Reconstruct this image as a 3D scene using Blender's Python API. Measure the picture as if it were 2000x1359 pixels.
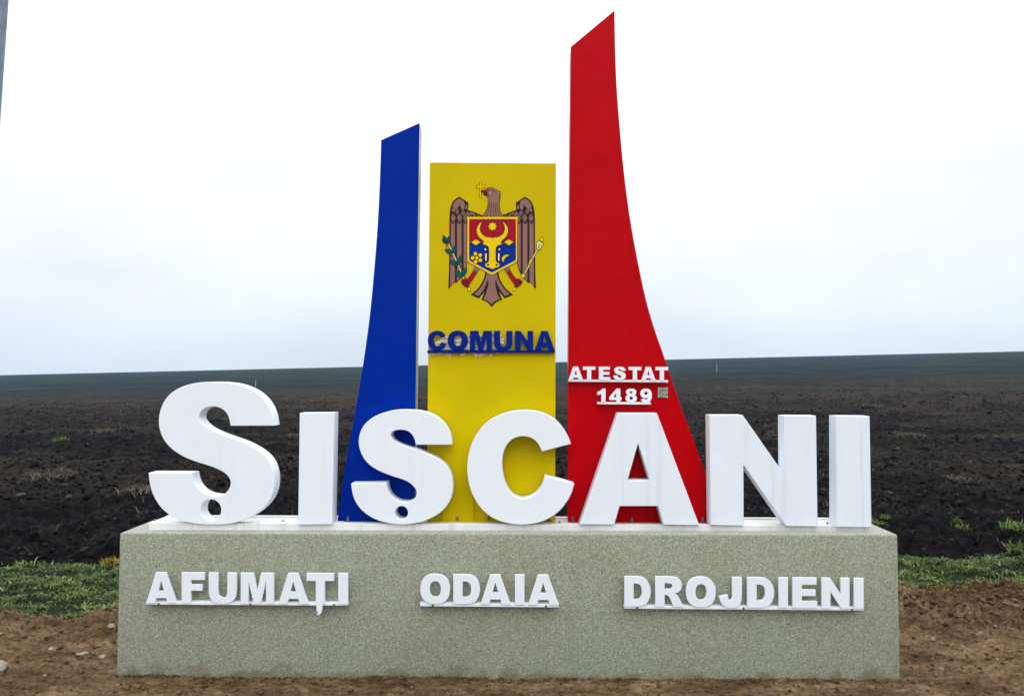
import bpy, bmesh, math, random
import numpy as np
from mathutils import Vector, Matrix, Euler

random.seed(7)
rng = np.random.default_rng(7)
S = bpy.context.scene
for o in list(bpy.data.objects):
    bpy.data.objects.remove(o)
C = S.collection

# ------------------------------------------------------------------ camera
F = 1444.0                                   # focal length in photograph pixels (2000 wide)
CAM = Vector((0.0, -4.92, 1.98))
cam_d = bpy.data.cameras.new('camera')
cam = bpy.data.objects.new('camera', cam_d)
C.objects.link(cam)
cam_d.sensor_width = 36.0
cam_d.lens = 36.0 * F / 2000.0
cam_d.clip_start = 0.05
cam_d.clip_end = 2000.0
cam.location = CAM
cam.rotation_euler = (math.radians(92.0), 0.0, math.radians(0.79))
S.camera = cam
ROT = Euler(cam.rotation_euler).to_matrix()

# ------------------------------------------------------------------ world: overcast sky
SUN_EL, SUN_AZ = math.radians(52), math.radians(168)
w = bpy.data.worlds.new('World')
S.world = w
w.use_nodes = True
nt = w.node_tree
nt.nodes.clear()
out = nt.nodes.new('ShaderNodeOutputWorld')
bg_c = nt.nodes.new('ShaderNodeBackground')          # cloud deck
bg_s = nt.nodes.new('ShaderNodeBackground')          # clear sky behind it
sky = nt.nodes.new('ShaderNodeTexSky')
sky.sky_type = 'NISHITA'
sky.sun_disc = False
sky.sun_elevation = SUN_EL
sky.sun_rotation = SUN_AZ
bg_s.inputs['Strength'].default_value = 0.10
nt.links.new(sky.outputs[0], bg_s.inputs['Color'])
tc = nt.nodes.new('ShaderNodeTexCoord')
sep = nt.nodes.new('ShaderNodeSeparateXYZ')
nt.links.new(tc.outputs['Generated'], sep.inputs[0])
ramp = nt.nodes.new('ShaderNodeValToRGB')
els = ramp.color_ramp.elements
els[0].position = 0.0
els[0].color = (0.308, 0.335, 0.368, 1)
els[1].position = 1.0
els[1].color = (0.96, 0.98, 1.0, 1)
for p, c in ((0.06, (0.335, 0.362, 0.390)), (0.16, (0.385, 0.405, 0.42)), (0.30, (0.45, 0.467, 0.48)), (0.5, (0.62, 0.645, 0.675))):
    e = els.new(p)
    e.color = (*c, 1)
nt.links.new(sep.outputs['Z'], ramp.inputs['Fac'])
nz = nt.nodes.new('ShaderNodeTexNoise')
nz.inputs['Scale'].default_value = 2.2
nz.inputs['Detail'].default_value = 5
mp = nt.nodes.new('ShaderNodeMapping')
mp.inputs['Scale'].default_value = (1, 1, 3.0)
nt.links.new(tc.outputs['Generated'], mp.inputs['Vector'])
nt.links.new(mp.outputs[0], nz.inputs['Vector'])
mr = nt.nodes.new('ShaderNodeMapRange')
mr.inputs['From Min'].default_value = 0.3
mr.inputs['From Max'].default_value = 0.7
mr.inputs['To Min'].default_value = 0.90
mr.inputs['To Max'].default_value = 1.10
nt.links.new(nz.outputs['Fac'], mr.inputs['Value'])
mul = nt.nodes.new('ShaderNodeVectorMath')
mul.operation = 'SCALE'
nt.links.new(ramp.outputs['Color'], mul.inputs[0])
nt.links.new(mr.outputs[0], mul.inputs['Scale'])
nt.links.new(mul.outputs[0], bg_c.inputs['Color'])
bg_c.inputs['Strength'].default_value = 2.6
mix = nt.nodes.new('ShaderNodeMixShader')
mix.inputs['Fac'].default_value = 0.95
nt.links.new(bg_s.outputs[0], mix.inputs[1])
nt.links.new(bg_c.outputs[0], mix.inputs[2])
nt.links.new(mix.outputs[0], out.inputs['Surface'])

sun_d = bpy.data.lights.new('sun', 'SUN')
sun_d.energy = 0.9
sun_d.angle = math.radians(50)
sun_d.color = (1.0, 0.98, 0.95)
sun = bpy.data.objects.new('sun', sun_d)
C.objects.link(sun)
sdir = Vector((math.sin(SUN_AZ) * math.cos(SUN_EL), math.cos(SUN_AZ) * math.cos(SUN_EL), math.sin(SUN_EL)))
sun.rotation_euler = sdir.to_track_quat('Z', 'Y').to_euler()

S.view_settings.view_transform = 'Standard'
S.view_settings.look = 'None'
S.view_settings.exposure = 0.0
S.view_settings.gamma = 1.0
S.view_settings.use_curve_mapping = False
S.render.engine = 'CYCLES'
S.cycles.use_denoising = True
S.cycles.max_bounces = 6


# ------------------------------------------------------------------ helpers
def at(px, py, Y):
    """photograph pixel -> world point on the upright plane at depth Y"""
    d = ROT @ Vector(((px - 1000.0) / F, -(py - 679.5) / F, -1.0))
    return CAM + d * ((Y - CAM.y) / d.y)


def tag(o, label=None, cat=None, group=None, kind=None):
    if label:
        o['label'] = label
    if cat:
        o['category'] = cat
    if group:
        o['group'] = group
    if kind:
        o['kind'] = kind
    return o


def thing(name, label, cat, loc=(0, 0, 0), group=None):
    o = bpy.data.objects.new(name, None)
    C.objects.link(o)
    o.location = loc
    o.empty_display_size = 0.1
    return tag(o, label, cat, group)


def origin_of(o):
    v = Vector((0, 0, 0))
    while o is not None:
        v += o.location
        o = o.parent
    return v


def obj(name, me, mats=None, parent=None, loc=None):
    """link mesh (given in world coordinates) as an object, its origin moved to the parent's or to loc"""
    if mats is not None:
        if not isinstance(mats, (list, tuple)):
            mats = [mats]
        for m in mats:
            me.materials.append(m)
    o = bpy.data.objects.new(name, me)
    C.objects.link(o)
    if parent is not None:
        me.transform(Matrix.Translation(-origin_of(parent)))
        o.parent = parent
    elif loc is not None:
        me.transform(Matrix.Translation(-Vector(loc)))
        o.location = loc
    return o


def group_empty(name, parent):
    o = bpy.data.objects.new(name, None)
    C.objects.link(o)
    o.parent = parent
    o.empty_display_size = 0.1
    return o


def smooth(me, ang=40):
    me.polygons.foreach_set('use_smooth', [True] * len(me.polygons))
    me.set_sharp_from_angle(angle=math.radians(ang))
    return me


def catmull(pts, closed, n=8):
    P = [Vector(p) for p in pts]
    N = len(P)
    res = []
    segs = N if closed else N - 1
    for i in range(segs):
        if closed:
            p0, p1, p2, p3 = P[(i - 1) % N], P[i], P[(i + 1) % N], P[(i + 2) % N]
        else:
            p1, p2 = P[i], P[i + 1]
            p0 = P[i - 1] if i > 0 else p1 * 2 - p2
            p3 = P[i + 2] if i + 2 < N else p2 * 2 - p1
        for k in range(n):
            t = k / n
            res.append(0.5 * ((2 * p1) + (p2 - p0) * t + (2 * p0 - 5 * p1 + 4 * p2 - p3) * t * t
                              + (3 * p1 - p0 - 3 * p2 + p3) * t ** 3))
    if not closed:
        res.append(P[-1].copy())
    return [(p.x, p.y) for p in res]


def path(pts, n=6):
    """closed outline; points (x, y) are smooth, (x, y, 1) are corners"""
    idx = [i for i, p in enumerate(pts) if len(p) > 2]
    if not idx:
        return catmull([p[:2] for p in pts], True, n)
    pts = pts[idx[0]:] + pts[:idx[0]]
    idx = [i for i, p in enumerate(pts) if len(p) > 2] + [len(pts)]
    pts = [p for p in pts] + [pts[0]]
    res = []
    for a, b in zip(idx[:-1], idx[1:]):
        seg = [p[:2] for p in pts[a:b + 1]]
        if len(seg) == 2:
            res.append(seg[0])
        else:
            res += catmull(seg, False, n)[:-1]
    return res


def poly(pts):
    return [tuple(p[:2]) for p in pts]


def circle(cx, cy, rx, ry=None, n=28, rot=0.0):
    ry = ry or rx
    r = []
    for i in range(n):
        a = 2 * math.pi * i / n
        x, y = rx * math.cos(a), ry * math.sin(a)
        r.append((cx + x * math.cos(rot) - y * math.sin(rot), cy + x * math.sin(rot) + y * math.cos(rot)))
    return r


def offset(pts, d):
    """grow a closed polygon outwards by d (mitre limited)"""
    n = len(pts)
    area = sum(pts[i][0] * pts[(i + 1) % n][1] - pts[(i + 1) % n][0] * pts[i][1] for i in range(n))
    s = 1 if area > 0 else -1
    res = []
    for i in range(n):
        p0, p1, p2 = Vector(pts[i - 1]), Vector(pts[i]), Vector(pts[(i + 1) % n])
        a, b = (p1 - p0), (p2 - p1)
        if a.length < 1e-9 or b.length < 1e-9:
            res.append(pts[i])
            continue
        a.normalize()
        b.normalize()
        na, nb = Vector((a.y, -a.x)) * s, Vector((b.y, -b.x)) * s
        m = na + nb
        if m.length < 0.35:
            m = na
            k = 1.0
        else:
            m.normalize()
            k = min(1.0 / max(m.dot(na), 0.3), 2.4)
        res.append((p1.x + m.x * d * k, p1.y + m.y * d * k))
    return res


def shape_mesh(contours, depth, bevel=0.0):
    """filled outlines (x, z) with holes -> mesh, front face on y=0, back on y=depth"""
    cu = bpy.data.curves.new('outline', 'CURVE')
    cu.dimensions = '2D'
    cu.fill_mode = 'BOTH'
    cu.extrude = max(depth / 2 - bevel, 0.0)
    if bevel:
        cu.bevel_depth = bevel
        cu.bevel_resolution = 1
        cu.offset = -bevel
    for ct in contours:
        sp = cu.splines.new('POLY')
        sp.points.add(len(ct) - 1)
        for q, p in zip(sp.points, ct):
            q.co = (p[0], p[1], 0, 1)
        sp.use_cyclic_u = True
    t = bpy.data.objects.new('outline', cu)
    me = bpy.data.meshes.new_from_object(t)
    bpy.data.objects.remove(t)
    bpy.data.curves.remove(cu)
    me.transform(Matrix(((1, 0, 0, 0), (0, 0, -1, depth / 2), (0, 1, 0, 0), (0, 0, 0, 1))))
    return me


def solid(contours_px, Y, depth, bevel=0.0):
    """outlines in photograph pixels on the plane Y -> solid in world coordinates"""
    cs = []
    for ct in contours_px:
        q = []
        for p in ct:
            v = at(p[0], p[1], Y)
            q.append((v.x, v.z))
        cs.append(q)
    me = shape_mesh(cs, depth, bevel)
    me.transform(Matrix.Translation((0, Y, 0)))
    return me


def bm_mesh(bm, name='mesh'):
    me = bpy.data.meshes.new(name)
    bm.to_mesh(me)
    bm.free()
    return me


def box_mesh(lo, hi, bevel=0.0, seg=2):
    bm = bmesh.new()
    bmesh.ops.create_cube(bm, size=1.0)
    for v in bm.verts:
        for k in range(3):
            v.co[k] = lo[k] if v.co[k] < 0 else hi[k]
    if bevel:
        bmesh.ops.bevel(bm, geom=bm.edges[:], offset=bevel, segments=seg, affect='EDGES', profile=0.5)
    return bm_mesh(bm)


def hexa_mesh(front, back, bevel=0.0, seg=2):
    """front/back: four points TL TR BR BL"""
    bm = bmesh.new()
    f = [bm.verts.new(p) for p in front]
    b = [bm.verts.new(p) for p in back]
    bm.faces.new(f[::-1])
    bm.faces.new(b)
    for i in range(4):
        j = (i + 1) % 4
        bm.faces.new((f[i], f[j], b[j], b[i]))
    bmesh.ops.recalc_face_normals(bm, faces=bm.faces)
    if bevel:
        bmesh.ops.bevel(bm, geom=bm.edges[:], offset=bevel, segments=seg, affect='EDGES', profile=0.5)
    return bm_mesh(bm)


def bolt_mesh(p, axis, r, h):
    """hex nut with a threaded end standing out along axis"""
    bm = bmesh.new()
    q = Vector(axis).to_track_quat('Z', 'Y').to_matrix().to_4x4()
    for rr, z0, z1, n in ((r * 1.5, 0, h * 0.12, 12), (r, h * 0.12, h * 0.62, 6), (r * 0.7, h * 0.62, h, 8)):
        m = Matrix.Translation(p) @ q @ Matrix.Translation((0, 0, (z0 + z1) / 2))
        bmesh.ops.create_cone(bm, cap_ends=True, segments=n, radius1=rr, radius2=rr, depth=z1 - z0, matrix=m)
    return bm_mesh(bm)


# vectorised gradient noise for the terrain
_perm = rng.permutation(512).astype(np.int64)
_ang = rng.random(512) * 2 * np.pi
_gx, _gy = np.cos(_ang), np.sin(_ang)


def perlin(x, y):
    xi, yi = np.floor(x).astype(np.int64), np.floor(y).astype(np.int64)
    xf, yf = x - xi, y - yi
    u, v = xf * xf * xf * (xf * (xf * 6 - 15) + 10), yf * yf * yf * (yf * (yf * 6 - 15) + 10)

    def g(ix, iy, dx, dy):
        h = _perm[(_perm[ix & 511] + iy) & 511]
        return _gx[h] * dx + _gy[h] * dy
    a = g(xi, yi, xf, yf)
    b = g(xi + 1, yi, xf - 1, yf)
    c = g(xi, yi + 1, xf, yf - 1)
    d = g(xi + 1, yi + 1, xf - 1, yf - 1)
    return (a + u * (b - a)) + v * ((c + u * (d - c)) - (a + u * (b - a)))


def fbm(x, y, o=4, gain=0.5):
    s, a = 0.0, 1.0
    for k in range(o):
        s = s + a * perlin(x + 17.3 * k, y - 9.1 * k)
        x, y, a = x * 2.03, y * 2.03, a * gain
    return s


def billow(x, y, o=3, gain=0.5):
    s, a = 0.0, 1.0
    for k in range(o):
        s = s + a * np.abs(perlin(x + 31.7 * k, y + 5.3 * k))
        x, y, a = x * 2.1, y * 2.1, a * gain
    return s


def sstep(a, b, x):
    t = np.clip((x - a) / (b - a), 0, 1)
    return t * t * (3 - 2 * t)


def np_mesh(name, verts, faces, smooth_=False, attrs=None):
    """faces: int array (n, k)"""
    me = bpy.data.meshes.new(name)
    nv, nf, k = len(verts), len(faces), faces.shape[1]
    me.vertices.add(nv)
    me.vertices.foreach_set('co', np.ascontiguousarray(verts, dtype=np.float32).ravel())
    me.loops.add(nf * k)
    me.loops.foreach_set('vertex_index', np.ascontiguousarray(faces, dtype=np.int32).ravel())
    me.polygons.add(nf)
    me.polygons.foreach_set('loop_start', np.arange(nf, dtype=np.int32) * k)
    me.polygons.foreach_set('loop_total', np.full(nf, k, dtype=np.int32))
    if smooth_:
        me.polygons.foreach_set('use_smooth', np.ones(nf, dtype=bool))
    for an, av in (attrs or {}).items():
        at_ = me.attributes.new(an, 'FLOAT', 'POINT')
        at_.data.foreach_set('value', np.ascontiguousarray(av, dtype=np.float32))
    me.update(calc_edges=True)
    me.validate()
    return me


def grid_faces(nr, nc):
    i = np.arange((nr - 1) * (nc - 1))
    r, c = i // (nc - 1), i % (nc - 1)
    a = r * nc + c
    return np.stack([a, a + 1, a + nc + 1, a + nc], 1)


# ------------------------------------------------------------------ materials
class NT:
    def __init__(self, name):
        self.m = bpy.data.materials.new(name)
        self.m.use_nodes = True
        self.t = self.m.node_tree
        self.b = self.t.nodes['Principled BSDF']
        self.tc = self.t.nodes.new('ShaderNodeTexCoord')

    def n(self, kind, **kw):
        nd = self.t.nodes.new(kind)
        for k, v in kw.items():
            if hasattr(nd, k):
                setattr(nd, k, v)
            else:
                nd.inputs[k].default_value = v
        return nd

    def l(self, a, b):
        self.t.links.new(a, b)

    def coord(self, scale=(1, 1, 1), loc=(0, 0, 0)):
        mp = self.n('ShaderNodeMapping')
        mp.inputs['Scale'].default_value = scale
        mp.inputs['Location'].default_value = loc
        self.l(self.tc.outputs['Object'], mp.inputs['Vector'])
        return mp.outputs[0]

    def noise(self, scale, detail=4, rough=0.55, vec=None, dist=0.0):
        nd = self.n('ShaderNodeTexNoise')
        nd.inputs['Scale'].default_value = scale
        nd.inputs['Detail'].default_value = detail
        nd.inputs['Roughness'].default_value = rough
        nd.inputs['Distortion'].default_value = dist
        self.l(vec if vec is not None else self.tc.outputs['Object'], nd.inputs['Vector'])
        return nd.outputs['Fac']

    def ramp(self, fac, stops, interp='LINEAR'):
        r = self.n('ShaderNodeValToRGB')
        r.color_ramp.interpolation = interp
        e = r.color_ramp.elements
        e[0].position, e[0].color = stops[0][0], (*stops[0][1], 1)
        e[1].position, e[1].color = stops[-1][0], (*stops[-1][1], 1)
        for p, c in stops[1:-1]:
            q = e.new(p)
            q.color = (*c, 1)
        self.l(fac, r.inputs['Fac'])
        return r.outputs['Color']

    def mixc(self, fac, a, b, mode='MIX'):
        m = self.n('ShaderNodeMix', data_type='RGBA', blend_type=mode)
        for s, v in ((m.inputs[0], fac), (m.inputs[6], a), (m.inputs[7], b)):
            if hasattr(v, 'links') or hasattr(v, 'node'):
                self.l(v, s)
            elif isinstance(v, (tuple, list)):
                s.default_value = (*v[:3], 1)
            else:
                s.default_value = v
        return m.outputs[2]

    def mrange(self, v, a, b, c=0.0, d=1.0):
        m = self.n('ShaderNodeMapRange')
        m.inputs['From Min'].default_value = a
        m.inputs['From Max'].default_value = b
        m.inputs['To Min'].default_value = c
        m.inputs['To Max'].default_value = d
        self.l(v, m.inputs['Value'])
        return m.outputs[0]

    def math(self, op, a, b):
        m = self.n('ShaderNodeMath', operation=op)
        for s, v in ((m.inputs[0], a), (m.inputs[1], b)):
            if hasattr(v, 'node'):
                self.l(v, s)
            else:
                s.default_value = v
        return m.outputs[0]

    def bump(self, h, strength=0.4, dist=0.01):
        b = self.n('ShaderNodeBump')
        b.inputs['Strength'].default_value = strength
        b.inputs['Distance'].default_value = dist
        self.l(h, b.inputs['Height'])
        self.l(b.outputs[0], self.b.inputs['Normal'])

    def out(self, col, rough=0.6, metal=0.0, spec=0.5):
        if hasattr(col, 'node'):
            self.l(col, self.b.inputs['Base Color'])
        else:
            self.b.inputs['Base Color'].default_value = (*col, 1)
        if hasattr(rough, 'node'):
            self.l(rough, self.b.inputs['Roughness'])
        else:
            self.b.inputs['Roughness'].default_value = rough
        self.b.inputs['Metallic'].default_value = metal
        self.b.inputs['Specular IOR Level'].default_value = spec
        return self.m


def m_paint(name, col, var=0.06, rough=0.4, streak=0.0, streak_col=(0.45, 0.47, 0.46), spec=0.4):
    k = NT(name)
    n1 = k.noise(1.7, 5)
    lo = tuple(max(c * (1 - var), 0) for c in col)
    hi = tuple(min(c * (1 + var), 1) for c in col)
    c = k.ramp(n1, [(0.3, lo), (0.7, hi)])
    if streak:
        s = k.noise(1.0, 4, 0.6, k.coord((24, 4, 0.9)), 0.6)
        f = k.mrange(s, 0.56, 0.78, 0.0, streak)
        c = k.mixc(f, c, streak_col)
        sp = k.noise(55, 2, 0.5)
        c = k.mixc(k.mrange(sp, 0.74, 0.78, 0.0, streak * 1.5), c, tuple(q * 0.7 for q in streak_col))
        low = k.noise(0.8, 6, 0.65, k.coord((1, 1, 0.5)))
        c = k.mixc(k.mrange(low, 0.4, 0.75, 0.0, streak * 1.6), c, streak_col)
    r = k.mrange(k.noise(9, 4), 0.3, 0.7, rough - 0.06, rough + 0.08)
    k.bump(k.noise(260, 2), 0.05, 0.002)
    return k.out(c, r, spec=spec)


def m_flat(name, col, rough=0.5, spec=0.08):
    k = NT(name)
    n1 = k.noise(30, 3)
    c = k.ramp(n1, [(0.3, tuple(x * 0.93 for x in col)), (0.7, tuple(min(1, x * 1.05) for x in col))])
    return k.out(c, rough, spec=spec)


M = {}
M['white'] = m_paint('white_paint', (0.80, 0.85, 0.91), 0.025, 0.38, 0.10, (0.5, 0.56, 0.62), spec=0.3)
M['white_streaked'] = m_paint('rain_streaked_white_paint', (0.80, 0.85, 0.91), 0.025, 0.38, 0.34, (0.42, 0.52, 0.64), spec=0.3)
M['white_rail'] = m_paint('white_rail_paint', (0.80, 0.81, 0.80), 0.05, 0.45, 0.5, (0.32, 0.31, 0.28))
M['white_word'] = m_paint('white_word_paint', (0.78, 0.83, 0.89), 0.02, 0.42)
M['blue'] = m_paint('blue_paint', (0.0, 0.021, 0.285), 0.12, 0.28, 0.05, (0.0, 0.035, 0.3), spec=0.035)
M['yellow'] = m_paint('yellow_paint', (0.575, 0.435, 0.0), 0.07, 0.30, 0.05, (0.45, 0.36, 0.02), spec=0.05)
M['red'] = m_paint('red_paint', (0.445, 0.0, 0.003), 0.10, 0.25, 0.04, (0.36, 0.0, 0.015), spec=0.055)
M['word_blue'] = m_paint('word_blue_paint', (0.0, 0.014, 0.20), 0.06, 0.45, spec=0.08)
M['band'] = m_paint('galvanised_band', (0.62, 0.66, 0.72), 0.12, 0.42, 0.5, (0.36, 0.40, 0.46))
M['dark_line'] = m_flat('print_dark', (0.020, 0.016, 0.018))
M['brown'] = m_flat('print_brown', (0.275, 0.135, 0.110))
M['p_red'] = m_flat('print_red', (0.36, 0.004, 0.022))
M['p_blue'] = m_flat('print_blue', (0.001, 0.024, 0.28))
M['p_gold'] = m_flat('print_gold', (0.80, 0.56, 0.004))
M['p_pale'] = m_flat('print_pale_gold', (0.85, 0.70, 0.22))
M['p_teal'] = m_flat('print_teal', (0.004, 0.095, 0.095))
M['p_maroon'] = m_flat('print_maroon', (0.12, 0.006, 0.018))

k = NT('bolt_steel')
c = k.ramp(k.noise(60, 3), [(0.35, (0.10, 0.09, 0.08)), (0.7, (0.36, 0.36, 0.35))])
M['steel'] = k.out(c, 0.5, 0.7)
k = NT('galvanised_pole')
c = k.ramp(k.noise(14, 5), [(0.3, (0.14, 0.19, 0.26)), (0.7, (0.23, 0.29, 0.37))])
M['pole'] = k.out(c, 0.55, 0.35)
k = NT('plaque_metal')
n1 = k.noise(75, 3, 0.6)
c = k.ramp(n1, [(0.36, (0.10, 0.12, 0.11)), (0.5, (0.26, 0.30, 0.28)), (0.66, (0.46, 0.50, 0.47))])
M['plaque'] = k.out(c, 0.4, 0.3)
k = NT('torn_film')
c = k.ramp(k.noise(22, 5), [(0.3, (0.66, 0.56, 0.34)), (0.55, (0.86, 0.78, 0.56)), (0.75, (0.92, 0.88, 0.76))])
k.bump(k.noise(60, 4), 0.5, 0.006)
M['film'] = k.out(c, 0.55)

# washed aggregate render of the plinth
k = NT('washed_aggregate')
v = k.n('ShaderNodeTexVoronoi', Scale=185.0)
v.inputs['Randomness'].default_value = 1.0
k.l(k.tc.outputs['Object'], v.inputs['Vector'])
sepc = k.n('ShaderNodeSeparateColor')
k.l(v.outputs['Color'], sepc.inputs[0])
g = k.ramp(sepc.outputs[0], [(0.0, (0.10, 0.102, 0.072)), (0.22, (0.19, 0.198, 0.145)), (0.5, (0.30, 0.315, 0.232)),
                             (0.78, (0.40, 0.415, 0.32)), (1.0, (0.62, 0.62, 0.52))])
fine = k.noise(210, 3, 0.7)
g = k.mixc(0.45, g, k.ramp(fine, [(0.32, (0.12, 0.13, 0.09)), (0.5, (0.28, 0.305, 0.215)), (0.68, (0.52, 0.55, 0.43))]))
blot = k.noise(1.9, 5, 0.6)
g = k.mixc(0.55, g, k.ramp(blot, [(0.3, (0.86, 0.84, 0.78)), (0.5, (1.0, 1.0, 1.0)), (0.72, (0.98, 1.06, 1.06))]), 'MULTIPLY')
rain = k.noise(1.0, 4, 0.6, k.coord((9, 2, 0.5)))
g = k.mixc(k.mrange(rain, 0.55, 0.8, 0.0, 0.25), g, (0.17, 0.19, 0.14))
sx = k.n('ShaderNodeSeparateXYZ')
k.l(k.tc.outputs['Object'], sx.inputs[0])
spl = k.math('ADD', sx.outputs['Z'], k.mrange(k.noise(7, 5), 0.3, 0.7, -0.06, 0.06))
g = k.mixc(k.mrange(spl, 0.035, -0.02, 0.0, 0.55), g, (0.16, 0.11, 0.06))          # soil splashed on the foot
hh = k.math('ADD', k.math('MULTIPLY', v.outputs['Distance'], -1.0), fine)
k.bump(hh, 0.55, 0.006)
M['aggregate'] = k.out(g, 0.85, spec=0.25)

k = NT('cement_top')
c = k.ramp(k.noise(60, 6, 0.7), [(0.3, (0.22, 0.22, 0.185)), (0.5, (0.32, 0.32, 0.275)), (0.7, (0.42, 0.42, 0.37))])
c = k.mixc(k.mrange(k.noise(5, 5), 0.5, 0.75, 0.0, 0.4), c, (0.24, 0.23, 0.19))
k.bump(k.noise(150, 4), 0.4, 0.004)
M['cement'] = k.out(c, 0.85, spec=0.2)

# soils
k = NT('brown_soil')
n1, n2 = k.noise(2.4, 8, 0.62, k.coord((0.7, 1.5, 1))), k.noise(22, 7, 0.72, k.coord((0.6, 1.3, 1)))
c = k.ramp(n1, [(0.32, (0.072, 0.041, 0.020)), (0.5, (0.165, 0.102, 0.053)), (0.68, (0.29, 0.196, 0.113))])
c = k.mixc(0.75, c, k.ramp(n2, [(0.36, (0.20, 0.18, 0.16)), (0.5, (0.90, 0.92, 0.92)), (0.66, (1.7, 1.65, 1.55))]), 'MULTIPLY')
n3 = k.noise(85, 2, 0.5)
c = k.mixc(k.mrange(n3, 0.70, 0.76, 0.0, 0.55), c, (0.24, 0.19, 0.14))
k.bump(k.math('ADD', n2, k.noise(60, 7, 0.8)), 0.8, 0.03)
M['soil'] = k.out(c, 0.95, spec=0.15)

k = NT('black_ploughed_soil')
n1 = k.noise(0.34, 7, 0.66, k.coord((0.42, 1, 1)))
n2 = k.noise(5.5, 6, 0.7)
c = k.ramp(n2, [(0.34, (0.0014, 0.0011, 0.0014)), (0.50, (0.0068, 0.0054, 0.0064)), (0.64, (0.022, 0.0175, 0.0180)), (0.76, (0.050, 0.042, 0.040))])
# stubble left on top
sp0 = k.n('ShaderNodeSeparateXYZ')
k.l(k.tc.outputs['Object'], sp0.inputs[0])
st = k.noise(9, 5, 0.75, k.coord((0.6, 1.4, 1)))
sm = k.math('MULTIPLY', k.math('MULTIPLY', k.mrange(n1, 0.47, 0.60), k.mrange(sp0.outputs['Y'], 5.0, 8.5)), k.mrange(st, 0.42, 0.60))
sp3 = k.n('ShaderNodeSeparateXYZ')
k.l(k.tc.outputs['Object'], sp3.inputs[0])
c = k.mixc(k.math('MULTIPLY', sm, 0.75), c, (0.082, 0.064, 0.043))
st2 = k.noise(2.6, 7, 0.8, k.coord((0.8, 0.22, 1)))
band = k.math('MULTIPLY', k.mrange(sp3.outputs['Y'], 18, 34), k.mrange(sp3.outputs['Y'], 62, 46))
c = k.mixc(k.math('MULTIPLY', band, k.mrange(st2, 0.42, 0.60, 0.0, 0.85)), c, (0.052, 0.039, 0.030))
# winter crop sown further up the slope
edge = k.math('ADD', sp3.outputs['Y'], k.mrange(k.noise(0.11, 6, 0.7), 0.3, 0.7, -26, 26))
cropf = k.mrange(edge, 34, 78)
crop = k.ramp(k.math('ADD', k.math('MULTIPLY', k.noise(0.22, 6, 0.7, k.coord((0.35, 0.5, 1))), 0.45), k.math('MULTIPLY', k.noise(2.2, 6, 0.8, k.coord((1, 0.10, 1))), 0.55)), [(0.40, (0.0026, 0.0058, 0.0080)), (0.5, (0.0090, 0.0190, 0.0230)),
                                                             (0.60, (0.026, 0.043, 0.036))])
c = k.mixc(cropf, c, crop)
k.bump(k.math('ADD', n2, k.noise(24, 6, 0.75)), 1.0, 0.08)
M['field'] = k.out(c, 0.95, spec=0.06)

k = NT('grass_bed')
c = k.ramp(k.noise(8, 6, 0.7), [(0.3, (0.006, 0.006, 0.004)), (0.55, (0.014, 0.018, 0.007)), (0.75, (0.030, 0.036, 0.012))])
k.bump(k.noise(40, 4), 0.6, 0.03)
M['grass_bed'] = k.out(c, 0.95, spec=0.1)


def m_tint(name, stops, rough=0.6, spec=0.2, trans=0.0):
    k = NT(name)
    a = k.n('ShaderNodeAttribute', attribute_name='tint')
    c = k.ramp(a.outputs['Fac'], stops)
    m = k.out(c, rough, spec=spec)
    if trans:
        k.b.inputs['Subsurface Weight'].default_value = 0
    return m


M['grass'] = m_tint('grass_blades', [(0.0, (0.013, 0.030, 0.006)), (0.35, (0.034, 0.070, 0.011)), (0.7, (0.078, 0.125, 0.020)),
                                     (0.94, (0.18, 0.22, 0.035)), (1.0, (0.32, 0.30, 0.14))])
M['weed'] = m_tint('weed_leaves', [(0.0, (0.03, 0.07, 0.012)), (0.5, (0.085, 0.14, 0.025)), (1.0, (0.18, 0.21, 0.05))])
M['yellow_weed'] = m_tint('yellow_weed_leaves', [(0.0, (0.10, 0.10, 0.01)), (0.5, (0.26, 0.19, 0.006)), (1.0, (0.42, 0.28, 0.01))])
M['straw'] = m_tint('dry_straw', [(0.0, (0.026, 0.019, 0.013)), (0.5, (0.074, 0.055, 0.036)), (0.9, (0.115, 0.092, 0.062)), (1.0, (0.22, 0.19, 0.14))], 0.8)
M['dry_moss'] = m_tint('yellowed_grass', [(0.0, (0.07, 0.055, 0.014)), (0.6, (0.16, 0.125, 0.025)), (1.0, (0.25, 0.19, 0.04))], 0.8)
M['clod'] = m_tint('black_clods', [(0.0, (0.0018, 0.0014, 0.0018)), (0.5, (0.0062, 0.0050, 0.0058)), (0.85, (0.018, 0.0145, 0.0150)), (0.97, (0.034, 0.029, 0.028)), (1.0, (0.07, 0.068, 0.066))], 0.95, 0.06)
M['brown_clod'] = m_tint('brown_clods', [(0.0, (0.032, 0.018, 0.009)), (0.5, (0.088, 0.053, 0.027)), (0.97, (0.150, 0.098, 0.054)), (1.0, (0.22, 0.165, 0.11))], 0.95, 0.12)
k = NT('pale_stone')
c = k.ramp(k.noise(40, 5), [(0.3, (0.14, 0.105, 0.075)), (0.55, (0.27, 0.225, 0.175)), (0.75, (0.42, 0.38, 0.33))])
k.bump(k.noise(70, 4), 0.5, 0.006)
M['stone'] = k.out(c, 0.85)
k = NT('pale_wood')
c = k.ramp(k.noise(3, 5, 0.6, k.coord((20, 20, 1))), [(0.3, (0.26, 0.25, 0.22)), (0.7, (0.42, 0.40, 0.36))])
M['wood'] = k.out(c, 0.85)

# ------------------------------------------------------------------ terrain
FIELD_Y0 = 2.75


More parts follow.
